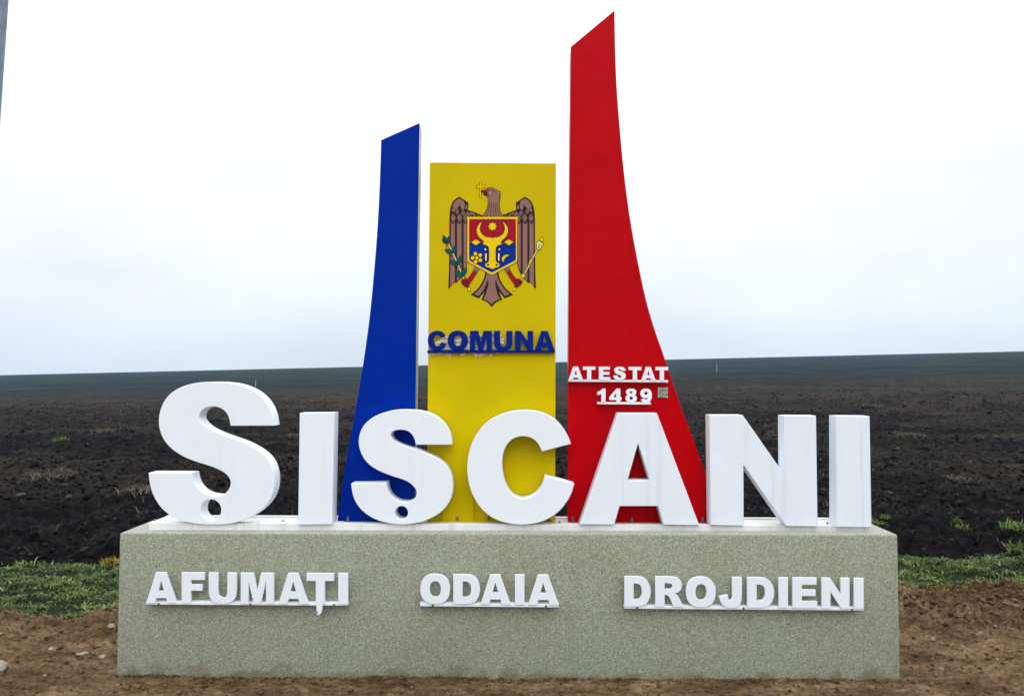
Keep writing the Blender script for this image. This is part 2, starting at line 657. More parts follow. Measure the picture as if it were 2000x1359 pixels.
def hill(x, y):
    """smooth height of the land: level round the monument, then a long slope rising to the right"""
    t = np.maximum(y - 4.0, 0.0)
    ramp_ = np.where(t < 12, t * t / 24.0, t - 6.0)
    xx = np.clip(x, -0.95 * (y + 5) - 8, 1.2 * (y + 5) + 8)
    z = ramp_ * 0.0232 + xx * 0.0231 * sstep(4, 60, y) * np.minimum(1, t / 60 + 0.0) ** 0.0
    crest = np.maximum(y - 255.0, 0.0)
    return z - crest * crest * 0.00055


def dirt_edge(x):
    """depth at which the bare soil meets the grass"""
    left = 1.20 + 0.35 * sstep(-3.4, -2.75, x) + 0.10 * np.sin(x * 2.1 + 1.0)
    right = 1.72 + 0.05 * np.sin(x * 3.1)
    return np.where(x < 0, left, right) + 0.12 * fbm(x * 1.7, x * 0 + 3.3, 4)


def dirt_z(x, y):
    z = 0.035 * fbm(x * 0.8, y * 0.8, 3) + 0.030 * fbm(x * 3.1 + 9, y * 4.0, 4) + 0.045 * (billow(x * 5.0, y * 8.0, 3) - 0.3) + 0.040 * (billow(x * 12.0, y * 22.0, 4, 0.65) - 0.3)
    # heaps thrown up behind the plinth's corners
    hl = 0.33 * np.exp(-(((x + 2.75) / 0.45) ** 2 + ((y - 1.25) / 0.55) ** 2))
    hr = 0.05 * np.exp(-(((x - 3.9) / 1.9) ** 2 + ((y - 1.75) / 0.40) ** 2))
    rough = 1.0 + 1.7 * sstep(0.6, 1.5, y)
    # levelled against the plinth front
    flat = 1 - 0.5 * np.exp(-((y + 0.05) / 0.25) ** 2) * (np.abs(x) < 2.8)
    return z * rough * flat + hl + hr - 0.012


# one broad base sheet
nb = 120
gx = np.linspace(-90, 90, nb)
gy = np.linspace(-120, 14, nb)
X, Y = np.meshgrid(gx, gy)
V = np.stack([X.ravel(), Y.ravel(), (-0.22 + 0.05 * fbm(X * 0.2, Y * 0.2, 3)).ravel()], 1)
tag(obj('ground', np_mesh('ground', V, grid_faces(nb, nb), True), M['soil']), 'flat bare brown earth running out round the monument', kind='structure')

# bare soil round the plinth
xs = np.concatenate([np.linspace(-24, -4.6, 130), np.linspace(-4.58, 4.9, 720), np.linspace(4.92, 24, 130)])
ys = np.concatenate([np.linspace(-4.2, -1.0, 60), np.linspace(-0.985, 2.3, 270)])
X, Y = np.meshgrid(xs, ys)
Z = dirt_z(X, Y)
e = dirt_edge(X)
Z = Z - 0.16 * sstep(0.0, 0.35, Y - e)
V = np.stack([X.ravel(), Y.ravel(), Z.ravel()], 1)
tag(obj('soil', np_mesh('soil', V, grid_faces(len(ys), len(xs)), True), M['soil']), 'lumpy brown soil levelled round the foot of the plinth', kind='structure')


def field_far(x):      # depth at which the grass gives way to the plough
    return 2.82 + 0.22 * sstep(1.5, 3.5, x) + 0.20 * fbm(x * 0.9 + 5, x * 0 + 1.0, 4)


def grass_z(x, y):
    return 0.05 * fbm(x * 1.2, y * 1.2, 3) + 0.09 * (billow(x * 2.6, y * 3.4, 3) - 0.3) + 0.03 * sstep(2.4, 3.0, y) * sstep(2.5, 4, x) - 0.02


# bed under the grass strip
xs = np.concatenate([np.linspace(-24, -7.6, 120), np.linspace(-7.5, 8, 560), np.linspace(8.1, 24, 120)])
ys = np.linspace(0.9, 3.35, 110)
X, Y = np.meshgrid(xs, ys)
e = dirt_edge(X)
Z = grass_z(X, Y) - 0.20 * (1 - sstep(-0.25, 0.05, Y - e)) - 0.25 * sstep(-0.1, 0.3, Y - field_far(X)) - 0.01
V = np.stack([X.ravel(), Y.ravel(), Z.ravel()], 1)
tag(obj('verge', np_mesh('verge', V, grid_faces(len(ys), len(xs)), True), M['grass_bed']), 'damp earth bed under the strip of grass', kind='structure')


def field_z(x, y):
    d = y + 5
    amp = 1 - 0.85 * sstep(25, 60, y)
    z = 0.09 * fbm(x * 0.55, y * 0.8, 3) + 0.13 * (billow(x * 1.7, y * 2.6, 3) - 0.35) + 0.115 * (billow(x * 4.6 + 4, y * 6.4, 4, 0.62) - 0.3)
    wob = 0.5 * fbm(x * 0.18, y * 0.3, 3)
    z = z + (0.055 * np.sin((y + wob) * 5.2) + 0.05 * np.sin((y * 0.83 + wob) * 2.3 + 1.0)) * (0.5 + fbm(x * 0.6, y * 0.5 + 40, 2))
    start = sstep(0.0, 0.9, y - FIELD_Y0)
    low = -0.22 + 0.22 * start
    return hill(x, y) + z * amp * (0.4 + 0.6 * start) + low * 1.0 + 0.05


nr = 640
dd = np.geomspace(FIELD_Y0 - CAM.y - 0.1, 420 - CAM.y, nr)
tt = np.concatenate([np.geomspace(-3.2, -0.93, 70), np.linspace(-0.92, 0.92, 520), np.geomspace(0.93, 3.2, 70)])
nc = len(tt)
D, T = np.meshgrid(dd, tt, indexing='ij')
D = D * (1 + 0.004 * rng.standard_normal(D.shape) * 0.5)
X, Y = D * T, D + CAM.y
V = np.stack([X.ravel(), Y.ravel(), field_z(X, Y).ravel()], 1)
tag(obj('field', np_mesh('field', V, grid_faces(nr, nc), True), M['field']), 'dark ploughed field rising to a crop covered skyline', kind='structure')

# ---- scattered lumps
_ico = {}


def ico(sub):
    if sub not in _ico:
        bm = bmesh.new()
        bmesh.ops.create_icosphere(bm, subdivisions=sub, radius=1.0)
        v = np.array([q.co[:] for q in bm.verts])
        f = np.array([[q.index for q in fc.verts] for fc in bm.faces])
        bm.free()
        _ico[sub] = (v, f)
    return _ico[sub]


def lumps(name, P, R, sub, mat, label, flat=0.65, tint=None):
    v0, f0 = ico(sub)
    n = len(P)
    a = rng.random(n) * 6.283
    jit = 1 + 0.13 * rng.standard_normal((n, len(v0), 1)).clip(-1.6, 1.6)
    vv = v0[None] * jit
    for _ in range(7):                       # knock flat facets off each lump
        pn = rng.standard_normal((n, 3))
        pn /= np.linalg.norm(pn, axis=1, keepdims=True)
        pd = rng.uniform(0.35, 0.8, n)
        s_ = np.einsum('nvk,nk->nv', vv, pn) - pd[:, None] * (0.75 if sub > 1 else 1.0)
        vv = vv - np.maximum(s_, 0)[..., None] * pn[:, None, :] * 0.92
    sc = np.stack([R * rng.uniform(0.8, 1.5, n), R * rng.uniform(0.7, 1.2, n), R * rng.uniform(flat * 0.7, flat * 1.2, n)], 1)
    vv = vv * sc[:, None, :]
    ca, sa = np.cos(a)[:, None], np.sin(a)[:, None]
    x = vv[..., 0] * ca - vv[..., 1] * sa
    y = vv[..., 0] * sa + vv[..., 1] * ca
    vv = np.stack([x, y, vv[..., 2]], 2) + P[:, None, :]
    ff = f0[None] + (np.arange(n) * len(v0))[:, None, None]
    t = rng.random(n) if tint is None else tint
    me = np_mesh(name, vv.reshape(-1, 3), ff.reshape(-1, 3), False, {'tint': np.repeat(t, len(v0))})
    return tag(obj(name, me, mat), label, kind='stuff')


n = 9000
d = 7.9 * np.exp(rng.random(n) ** 1.2 * 0.75)
t = rng.uniform(-0.95, 0.95, n)
X, Y = d * t, d + CAM.y
keep = Y > field_far(X) + 0.05
X, Y = X[keep], Y[keep]
R = np.minimum(0.018 * np.exp(rng.standard_normal(len(X)) * 0.5), 0.048) * (1 + 0.02 * Y)
lumps('soil_clods', np.stack([X, Y, field_z(X, Y) + R * 0.25], 1), R, 2, M['clod'], 'broken black clods in the nearer furrows of the field')
n = 15000
d = 11 * np.exp(rng.random(n) * 1.35)
t = rng.uniform(-0.95, 0.95, n)
X, Y = d * t, d + CAM.y
R = np.minimum(0.036 * np.exp(rng.standard_normal(n) * 0.45), 0.085)
lumps('soil_clods', np.stack([X, Y, field_z(X, Y) + R * 0.2], 1), R, 1, M['clod'], 'black clods further back in the ploughed field')

n = 26000
X = rng.uniform(-4.6, 4.9, n)
Y = rng.uniform(-1.0, 2.0, n)
e = dirt_edge(X)
keep = (Y < e + 0.05) & ~((np.abs(X) < 2.62) & (Y > -0.015) & (Y < 0.5))
near_back = sstep(0.7, 1.6, Y) * 0.8 + 0.2
keep &= rng.random(n) < near_back + 0.25
X, Y = X[keep], Y[keep]
R = np.minimum(0.0075 * np.exp(rng.standard_normal(len(X)) * 0.55) * (1 + 1.4 * sstep(0.9, 1.5, Y)), 0.038)
xc = rng.uniform(-2.66, 2.66, 1500)
yc = -0.012 - np.abs(rng.normal(0, 0.03, 1500))
X, Y = np.concatenate([X, xc]), np.concatenate([Y, yc])
R = np.concatenate([R, np.minimum(0.006 * np.exp(rng.standard_normal(1500) * 0.5), 0.02)])
lumps('soil_crumbs', np.stack([X, Y, dirt_z(X, Y) + R * 0.2], 1), R, 1, M['brown_clod'], 'brown crumbs and lumps lying loose on the bare soil', tint=rng.random(len(X)) ** 0.9)


# ---- blades
def blades(name, P, L, lean, wid, mat, label, tint, nseg=3, kind='stuff', parent=None, **kw):
    """tapering bent blades; P (n,3) roots, L length, lean 0 upright..1 lying"""
    n = len(P)
    a = rng.random(n) * 6.283
    dirx, diry = np.cos(a), np.sin(a)
    px, py = -diry, dirx
    vs = []
    for s in range(nseg + 1):
        q = s / nseg
        out_ = L * q * (lean * (0.35 + 0.65 * q))
        up = L * q * np.sqrt(np.maximum(1 - (lean * (0.35 + 0.65 * q)) ** 2, 0.02)) * (1 - 0.45 * lean * q)
        c = P + np.stack([dirx * out_, diry * out_, up], 1)
        wv = wid * (1 - 0.85 * q ** 1.5) * 0.5
        o = np.stack([px * wv, py * wv, np.zeros(n)], 1)
        vs += [c - o, c + o]
    vv = np.stack(vs, 1)
    k2 = 2 * (nseg + 1)
    f = np.array([[2 * s, 2 * s + 1, 2 * s + 3, 2 * s + 2] for s in range(nseg)])
    ff = f[None] + (np.arange(n) * k2)[:, None, None]
    me = np_mesh(name, vv.reshape(-1, 3), ff.reshape(-1, 4), True, {'tint': np.repeat(tint, k2)})
    return me


n = 230000
X = np.concatenate([rng.uniform(-7.5, 8.0, 165000), rng.uniform(-16, 16, 65000)])
Y = rng.uniform(1.0, 3.45, n)
e = dirt_edge(X) + 0.03 * rng.standard_normal(n)
far = field_far(X) + 0.09 * rng.standard_normal(n)
dens = sstep(-0.22, 0.30, fbm(X * 1.9, Y * 4.2, 4) + 0.08)
keep = (Y > e) & (Y < far) & (rng.random(n) < dens * 0.97 + 0.02)
X, Y = X[keep], Y[keep]
n = len(X)
tf = np.clip(0.46 + 0.75 * fbm(X * 2.6 + 30, Y * 4.5, 4) + 0.20 * rng.standard_normal(n), 0, 0.95)
tf = np.where(rng.random(n) < 0.04, 1.0, tf)
L = rng.uniform(0.025, 0.085, n) * (1 + 0.35 * (X > 1.5)) * np.where(rng.random(n) < 0.03, 1.7, 1.0) * (0.75 + 0.6 * sstep(-0.2, 0.5, fbm(X * 1.1 + 7, Y * 1.3, 3)))
me = blades('grass', np.stack([X, Y, grass_z(X, Y) - 0.01], 1), L, rng.uniform(0.55, 1.0, n) ** 0.7, rng.uniform(0.006, 0.017, n), M['grass'], '', tf)
tag(obj('grass', me, M['grass']), 'low tangled green grass in a strip between soil and field', 'grass', kind='stuff')

# dry stubble and straw in the field
n = 60000
d = 8.2 * np.exp(rng.random(n) * 1.9)
t = rng.uniform(-0.95, 0.95, n)
X, Y = d * t, d + CAM.y
mask = (sstep(0.05, 0.45, fbm(X * 0.33 + 3, Y * 0.6, 4)) + 0.5 * sstep(14, 30, Y)) * (0.12 + 0.88 * sstep(4.5, 7.5, Y)) + 0.03
keep = (rng.random(n) < mask) & (Y > field_far(X) + 0.2)
X, Y = X[keep], Y[keep]
n = len(X)
me = blades('straw', np.stack([X, Y, field_z(X, Y)], 1), rng.uniform(0.06, 0.24, n), rng.uniform(0.6, 1.0, n) ** 0.6, rng.uniform(0.004, 0.009, n) * (1 + Y * 0.02), M['straw'], '', rng.random(n) ** 1.3, 2)
tag(obj('straw', me, M['straw']), 'dry brown stubble lying in patches on the ploughed field', 'straw', kind='stuff')

# yellowed scraps of grass on the soil at the right
n = 2600
X = rng.normal(4.1, 0.55, n)
Y = dirt_edge(X) - np.abs(rng.normal(0, 0.16, n))
keep = (X > 2.75) & (fbm(X * 5, Y * 5, 2) > -0.1)
X, Y = X[keep], Y[keep]
n = len(X)
me = blades('dry_grass', np.stack([X, Y, dirt_z(X, Y)], 1), rng.uniform(0.015, 0.05, n), rng.uniform(0.5, 1.0, n), rng.uniform(0.004, 0.008, n), M['dry_moss'], '', rng.random(n), 2)
tag(obj('dry_grass', me, M['dry_moss']), 'yellowed scraps of dry grass on the soil bank at right', 'dry grass', kind='stuff')

# ------------------------------------------------------------------ plinth
PD = 0.47
fr = [at(233.5, 1040.5, 0), at(1753.5, 1043.5, 0), at(1759, 1340, 0), at(226.5, 1340, 0)]
bk = [Vector((p.x, PD, p.z)) for p in fr]
me = hexa_mesh(fr, bk, 0.012, 3)
pl_loc = (0.0, PD / 2, 0.0)
for pf in me.polygons:
    if pf.normal.z > 0.9:
        pf.material_index = 1
plinth = tag(obj('plinth', smooth(me, 50), [M['aggregate'], M['cement']], loc=pl_loc), 'long grey green washed aggregate plinth carrying the whole monument', 'plinth')
ztop = at(993, 1042, 0).z

# white steel base frame
base = thing('base_frame', 'low white steel frame lying along the top of the plinth', 'frame', (0, 0.22, ztop))
RY = 0.10
tl, tr, br, bl = at(290, 1020.5, RY), at(1702, 1026.5, RY), at(1702, 1040.0, RY), at(290, 1037.0, RY)


def rail(y0, y1, dz=0.0, x_in=0.0, gap=0.012):
    f = [Vector((tl.x + x_in, y0, tl.z + dz)), Vector((tr.x - x_in, y0, tr.z + dz)), Vector((br.x - x_in, y0, ztop - 0.006)), Vector((bl.x + x_in, y0, ztop - 0.006))]
    return hexa_mesh(f, [Vector((p.x, y1, p.z)) for p in f], 0.003, 1)


obj('front_rail', rail(RY, RY + 0.055), M['white_rail'], base)
obj('back_rail', rail(0.335, 0.385), M['white_rail'], base)
for u in (0.0, 0.26, 0.55, 0.80, 1.0):
    x = tl.x + 0.03 + (tr.x - tl.x - 0.06) * u
    z = tl.z + (tr.z - tl.z) * u - 0.002
    obj('cross_bar', box_mesh((x - 0.03, RY + 0.0555, ztop - 0.004), (x + 0.03, 0.3345, z), 0.003, 1), M['white_rail'], base)
obj('top_plate', rail(RY + 0.056, 0.334, -0.006, 0.004), M['white_rail'], base)
for px, py in ((302, 1015), (553, 1019), (1093, 1018), (1410, 1022), (1616, 1023)):
    p = at(px, py, 0.175)
    u = (p.x - tl.x) / (tr.x - tl.x)
    p.z = tl.z + (tr.z - tl.z) * u - 0.006
    obj('bolt', bolt_mesh(p, (0, 0, 1), 0.007, 0.016), M['steel'], base)

# ------------------------------------------------------------------ glyphs
G_A = [poly([(.320, 0), (.646, 0), (1, 1), (.702, 1), (.654, .83), (.334, .83), (.289, 1), (0, 1)]), poly([(.489, .262), (.587, .6), (.399, .6)])]
G_F = [poly([(0, 0), (1, 0), (1, .235), (.41, .235), (.41, .38), (.90, .38), (.90, .585), (.41, .585), (.41, 1), (0, 1)])]
G_U = [path([(0, 0, 1), (.335, 0, 1), (.335, .60, 1), (.36, .72), (.43, .79), (.5, .805), (.57, .79), (.64, .72), (.665, .60, 1), (.665, 0, 1), (1, 0, 1),
             (1, .58, 1), (.97, .76), (.87, .91), (.70, .99), (.5, 1.015), (.30, .99), (.13, .91), (.03, .76), (0, .58, 1)])]
G_M = [poly([(0, 0), (.385, 0), (.5, .57), (.615, 0), (1, 0), (1, 1), (.765, 1), (.765, .27), (.605, 1), (.395, 1), (.235, .27), (.235, 1), (0, 1)])]
G_T = [poly([(0, 0), (1, 0), (1, .245), (.665, .245), (.665, 1), (.335, 1), (.335, .245), (0, .245)])]
G_I = [poly([(0, 0), (1, 0), (1, 1), (0, 1)])]
G_D = [path([(0, 0, 1), (.50, 0, 1), (.70, .03), (.86, .13), (.96, .29), (1, .5), (.96, .71), (.86, .87), (.70, .97), (.50, 1, 1), (0, 1, 1)]),
       path([(.35, .235, 1), (.45, .235, 1), (.57, .265), (.645, .36), (.665, .5), (.645, .64), (.57, .735), (.45, .765, 1), (.35, .765, 1)])]
G_R = [path([(0, 0, 1), (.56, 0, 1), (.76, .03), (.89, .13), (.925, .28), (.89, .42), (.80, .51), (.67, .555, 1), (.75, .60), (.83, .70), (1, 1, 1), (.64, 1, 1),
             (.50, .70), (.44, .63), (.36, .605), (.325, .605, 1), (.325, 1, 1), (0, 1, 1)]),
       path([(.325, .215, 1), (.47, .215, 1), (.56, .24), (.60, .31), (.56, .385), (.47, .41, 1), (.325, .41, 1)])]
G_J = [path([(.58, 0, 1), (1, 0, 1), (1, .60, 1), (.97, .80), (.86, .94), (.68, 1.01), (.48, 1.02), (.25, .97), (.08, .84), (0, .64, 1), (.38, .58, 1), (.41, .69), (.47, .755), (.54, .74), (.575, .67), (.58, .58, 1)])]
G_E = [poly([(0, 0), (.97, 0), (.97, .225), (.375, .225), (.375, .385), (.93, .385), (.93, .595), (.375, .595), (.375, .765), (1, .765), (1, 1), (0, 1)])]
G_N = [poly([(0, 0), (.307, 0), (.69, .53), (.69, 0), (1, 0), (1, 1), (.71, 1), (.315, .45), (.315, 1), (0, 1)])]


def sup(cx, cy, rx, ry, p=2.35, n=44):
    r = []
    for i in range(n):
        a = 2 * math.pi * i / n
        c_, s_ = math.cos(a), math.sin(a)
        r.append((cx + rx * math.copysign(abs(c_) ** (2 / p), c_), cy + ry * math.copysign(abs(s_) ** (2 / p), s_)))
    return r


G_O = [sup(.5, .5, .5, .505), sup(.505, .5, .185, .265, 2.3)]
G_1 = [path([(.62, 0, 1), (1, 0, 1), (1, 1, 1), (.49, 1, 1), (.49, .38, 1), (.30, .44), (0, .48, 1), (0, .24, 1), (.30, .18), (.50, .10), (.62, 0, 1)][:-1])]
G_4 = [poly([(.60, 0), (.90, 0), (.90, .62), (1, .62), (1, .83), (.90, .83), (.90, 1), (.58, 1), (.58, .83), (0, .83), (0, .62)]), poly([(.58, .32), (.58, .62), (.31, .62)])]
G_8 = [path([(.5, 0), (.75, .03), (.92, .14), (.95, .27), (.90, .39), (.82, .455), (.94, .55), (1, .70), (.93, .87), (.75, .97), (.5, 1.01), (.25, .97), (.07, .87), (0, .70),
             (.06, .55), (.18, .455), (.10, .39), (.05, .27), (.08, .14), (.25, .03)], 4), circle(.5, .275, .13, .09), circle(.5, .69, .165, .12)]
G_9 = [path([(.5, 0), (.76, .04), (.94, .20), (1, .46), (.96, .74), (.80, .94), (.52, 1.01), (.22, .96), (.03, .78, 1), (.38, .73, 1), (.44, .79), (.53, .81), (.61, .77), (.665, .64, 1),
             (.50, .69), (.28, .67), (.08, .55), (0, .36), (.06, .17), (.24, .04)], 4), circle(.49, .335, .155, .125)]

# big letters traced on their own plane
z1 = lambda pts: [((p[0] / 4.2475 + 280, p[1] / 4.2475 + 730) + tuple(p[2:])) for p in pts]
z2 = lambda pts: [((p[0] / 4.0 + 640, p[1] / 4.0 + 780) + tuple(p[2:])) for p in pts]
z3 = lambda pts: [((p[0] / 5.034 + 1100, p[1] / 5.034 + 780) + tuple(p[2:])) for p in pts]
z4 = lambda pts: [((p[0] / 4.531 + 1360, p[1] / 4.531 + 780) + tuple(p[2:])) for p in pts]
B_S1 = [path(z1([(1085, 429, 1), (1070, 345), (1045, 278), (1008, 220), (965, 176), (910, 137), (840, 104), (760, 81), (660, 69), (570, 66), (480, 70), (390, 85), (300, 116), (230, 160),
                 (178, 218), (143, 293), (128, 370), (131, 440), (152, 512), (192, 577), (250, 633), (320, 679), (400, 715), (500, 748), (580, 774), (650, 806), (692, 837), (715, 870), (723, 902),
                 (716, 940), (692, 978), (655, 1005), (610, 1014), (560, 1008), (512, 994), (468, 966), (433, 926), (412, 880), (400, 822, 1), (42, 821, 1), (48, 880), (62, 950), (85, 1012),
                 (118, 1071), (163, 1125), (222, 1172), (300, 1210), (400, 1236), (500, 1247), (600, 1249), (700, 1243), (795, 1225), (880, 1194), (950, 1150), (1010, 1095), (1053, 1035),
                 (1079, 970), (1088, 900), (1084, 828), (1064, 758), (1028, 700), (978, 652), (918, 612), (850, 577), (780, 549), (700, 522), (640, 500), (580, 474), (525, 443), (485, 408),
                 (464, 375), (463, 342), (480, 310), (510, 286), (548, 272), (590, 271), (632, 281), (672, 305), (700, 343), (714, 385), (722, 430, 1)])), circle(559 / 4.2475 + 280, 1129 / 4.2475 + 730, 20.2, 21)]
B_I1 = [poly(z1([(1297, 325), (1583, 322), (1568, 1246), (1283, 1250)]))]
B_S2 = [path(z2([(968, 353, 1), (960, 292), (937, 232), (900, 180), (848, 136), (780, 103), (700, 86), (610, 80), (520, 84), (438, 102), (362, 135), (300, 182), (260, 242), (243, 308), (246, 370),
                 (267, 432), (306, 490), (362, 535), (430, 570), (510, 600), (580, 622), (640, 651), (679, 688), (694, 722), (689, 756), (664, 786), (628, 801), (580, 800), (540, 788), (502, 762), (477, 727),
                 (464, 690), (460, 650, 1), (183, 657, 1), (188, 705), (205, 770), (240, 834), (292, 886), (362, 930), (450, 960), (550, 974), (650, 971), (752, 949), (845, 906), (914, 850), (957, 785),
                 (976, 712), (974, 640), (956, 572), (918, 512), (860, 464), (790, 427), (710, 398), (640, 375), (580, 354), (530, 329), (501, 302), (493, 275), (506, 251), (540, 239), (580, 237),
                 (622, 246), (655, 270), (676, 304), (689, 353, 1)])), circle(577 / 4 + 640, 884 / 4 + 780, 12.6, 13)]
B_C = [path(z2([(1901, 346, 1), (1880, 290), (1840, 221), (1780, 157), (1700, 111), (1612, 88), (1530, 84), (1440, 93), (1350, 119), (1270, 160), (1198, 222), (1140, 310), (1105, 410), (1090, 510),
                (1093, 590), (1109, 680), (1141, 762), (1191, 840), (1261, 905), (1350, 950), (1450, 972), (1550, 975), (1650, 959), (1740, 921), (1820, 860), (1878, 782), (1908, 722), (1927, 659, 1),
                (1697, 595, 1), (1687, 640), (1664, 690), (1630, 730), (1585, 760), (1525, 775), (1472, 760), (1430, 728), (1395, 670), (1372, 590), (1363, 510), (1370, 430), (1394, 365), (1431, 319),
                (1480, 294), (1530, 287), (1582, 297), (1622, 321), (1651, 357), (1675, 406, 1)]))]
B_A = [poly(z3([(540, 135), (922, 135), (1338, 1235), (988, 1230), (932, 1047), (555, 1047), (503, 1228), (163, 1228)])), poly(z3([(737, 430), (853, 795), (632, 795)]))]
B_N = [poly(z4([(118, 139), (412, 139), (778, 662), (775, 143), (1060, 144), (1075, 1122), (795, 1118), (418, 580), (420, 1115), (128, 1110)]))]
B_I2 = [poly(z4([(1238, 146), (1534, 148), (1552, 1129), (1240, 1126)]))]
LY, LD = 0.078, 0.119
k = NT('dark_back_for_shade')
M['dark_back'] = k.out(k.ramp(k.noise(12, 4), [(0.3, (0.10, 0.10, 0.10)), (0.7, (0.17, 0.17, 0.165))]), 0.6, spec=0.2)  # made-up dark finish for unseen letter backs, deepens shade on the panels behind
big = [('S', B_S1, 'large white block letter S with round hole, tallest and first of row'),
       ('I', B_I1, 'white block letter I standing between the tall S and smaller S'),
       ('s', B_S2, 'smaller white block letter S with round hole, before the blue fin'),
       ('C', B_C, 'white block letter C standing before the yellow panel'),
       ('A', B_A, 'white block letter A standing before the red fin'),
       ('N', B_N, 'white block letter N between the A and the last I'),
       ('i', B_I2, 'white block letter I at the right end of the row')]
for key, ct, lab in big:
    me = smooth(solid(ct, LY, LD, 0.0035), 35)
    xs_ = [v.co.x for v in me.vertices]
    zs_ = [v.co.z for v in me.vertices]
    for pf in me.polygons:
        if pf.normal.y > 0.99:
            pf.material_index = 1
    tag(obj('block_letter', me, [M['white_streaked' if key in 'ANi' else 'white'], M['dark_back']], loc=((min(xs_) + max(xs_)) / 2, LY + LD / 2, min(zs_))), lab, 'letter', 'white block letters along the plinth')

# ------------------------------------------------------------------ fins and panel
FY, FD = 0.215, 0.16


def rail_z(x):
    u = (x - tl.x) / (tr.x - tl.x)
    return tl.z + (tr.z - tl.z) * u - 0.003


def fin(name, outline, face_mat, label, cat, gussets, bolts, side_mat=None):
    x = [at(p[0], p[1], FY).x for p in outline]
    xm = (min(x) + max(x)) / 2
    root = thing(name, label, cat, (xm, FY + FD / 2, rail_z(xm)))
    obj('face_sheet', smooth(solid([outline], FY, 0.012, 0.0015), 35), face_mat, root)
    obj('side_band', smooth(solid([offset(outline, -0.5)], FY + 0.0121, FD - 0.0241, 0), 35), side_mat or face_mat, root)
    obj('back_sheet', smooth(solid([outline], FY + FD - 0.012, 0.012, 0.0015), 35), face_mat, root)
    x0, x1 = at(outline_base[0], 1015, FY).x, at(outline_base[1], 1015, FY).x
    z = rail_z((x0 + x1) / 2)
    obj('base_flange', box_mesh((x0, 0.1955, z - 0.002), (x1, FY - 0.0005, z + 0.005), 0.001, 1), face_mat, root)
    for gx_, gy_ in gussets:
        p = at(gx_, gy_, FY - 0.002)
        zb = rail_z(p.x) + 0.0055
        bm = bmesh.new()
        pts = [(FY - 0.0006, zb), (FY - 0.0006, p.z), (FY - 0.004, p.z), (0.1965, zb + 0.012), (0.1965, zb)]
        a_ = [bm.verts.new((p.x - 0.0025, q[0], q[1])) for q in pts]
        b_ = [bm.verts.new((p.x + 0.0025, q[0], q[1])) for q in pts]
        bm.faces.new(a_)
        bm.faces.new(b_[::-1])
        for i in range(len(pts)):
            j = (i + 1) % len(pts)
            bm.faces.new((a_[j], a_[i], b_[i], b_[j]))
        bmesh.ops.recalc_face_normals(bm, faces=bm.faces)
        obj('gusset', bm_mesh(bm), face_mat, root)
    for bx in bolts:
        p = at(bx, 1015, 0.205)
        p.z = rail_z(p.x) + 0.005
        obj('bolt', bolt_mesh(p, (0, 0, 1), 0.0085, 0.030), M['steel'], root)
    return root


blue_o = path([(744.3, 274, 1), (819.3, 240.5, 1), (818.2, 300), (816.5, 400), (814.5, 520), (812.3, 700), (810.5, 860), (809.5, 1017, 1), (659, 1017, 1), (663.5, 985), (671, 930), (682, 870),
               (694.5, 800), (705, 738), (714.5, 675), (723.5, 605), (730.5, 530), (736.2, 460), (740.2, 390), (742.5, 335)], 4)
outline_base = (661, 808)
fin('blue_fin', blue_o, M['blue'], 'tall narrow blue fin with slanted top and curved left edge', 'fin', [(706, 1001)], [680, 745], M['band'])
yellow_o = poly([(839.2, 317.5), (1086, 319.5), (1084.2, 1017.5), (833.5, 1017)])
outline_base = (834.5, 1083.5)
yroot = fin('yellow_panel', yellow_o, M['yellow'], 'upright yellow panel bearing the eagle arms between the fins', 'panel', [(865, 996), (925, 972)], [893, 954, 1073])
red_o = path([(1114.8, 92, 1), (1200.5, 20.5, 1), (1201.5, 90), (1204.5, 170), (1210.5, 250), (1218.5, 335), (1229.5, 420), (1243.5, 500), (1261.5, 585), (1279, 645), (1295.5, 692), (1313, 745),
              (1335.5, 810), (1352.5, 853), (1366.5, 893), (1378, 925), (1393, 975), (1404, 1018.5, 1), (1109.3, 1018.5, 1), (1110, 700), (1112, 400)], 4)
outline_base = (1111, 1400)
fin('red_fin', red_o, M['red'], 'tallest fin, red with a slanted tip and sweeping right edge', 'fin', [(1263, 990)], [1119, 1234, 1372])


# ------------------------------------------------------------------ coat of arms, flat print on the yellow panel
arms = group_empty('coat_of_arms', yroot)
EX, EY, ES = 820.0, 310.0, 4.3830
CX = 619.0
mir = lambda pts: [((2 * CX - p[0], p[1]) + tuple(p[2:])) for p in pts]
LAYER = [0]


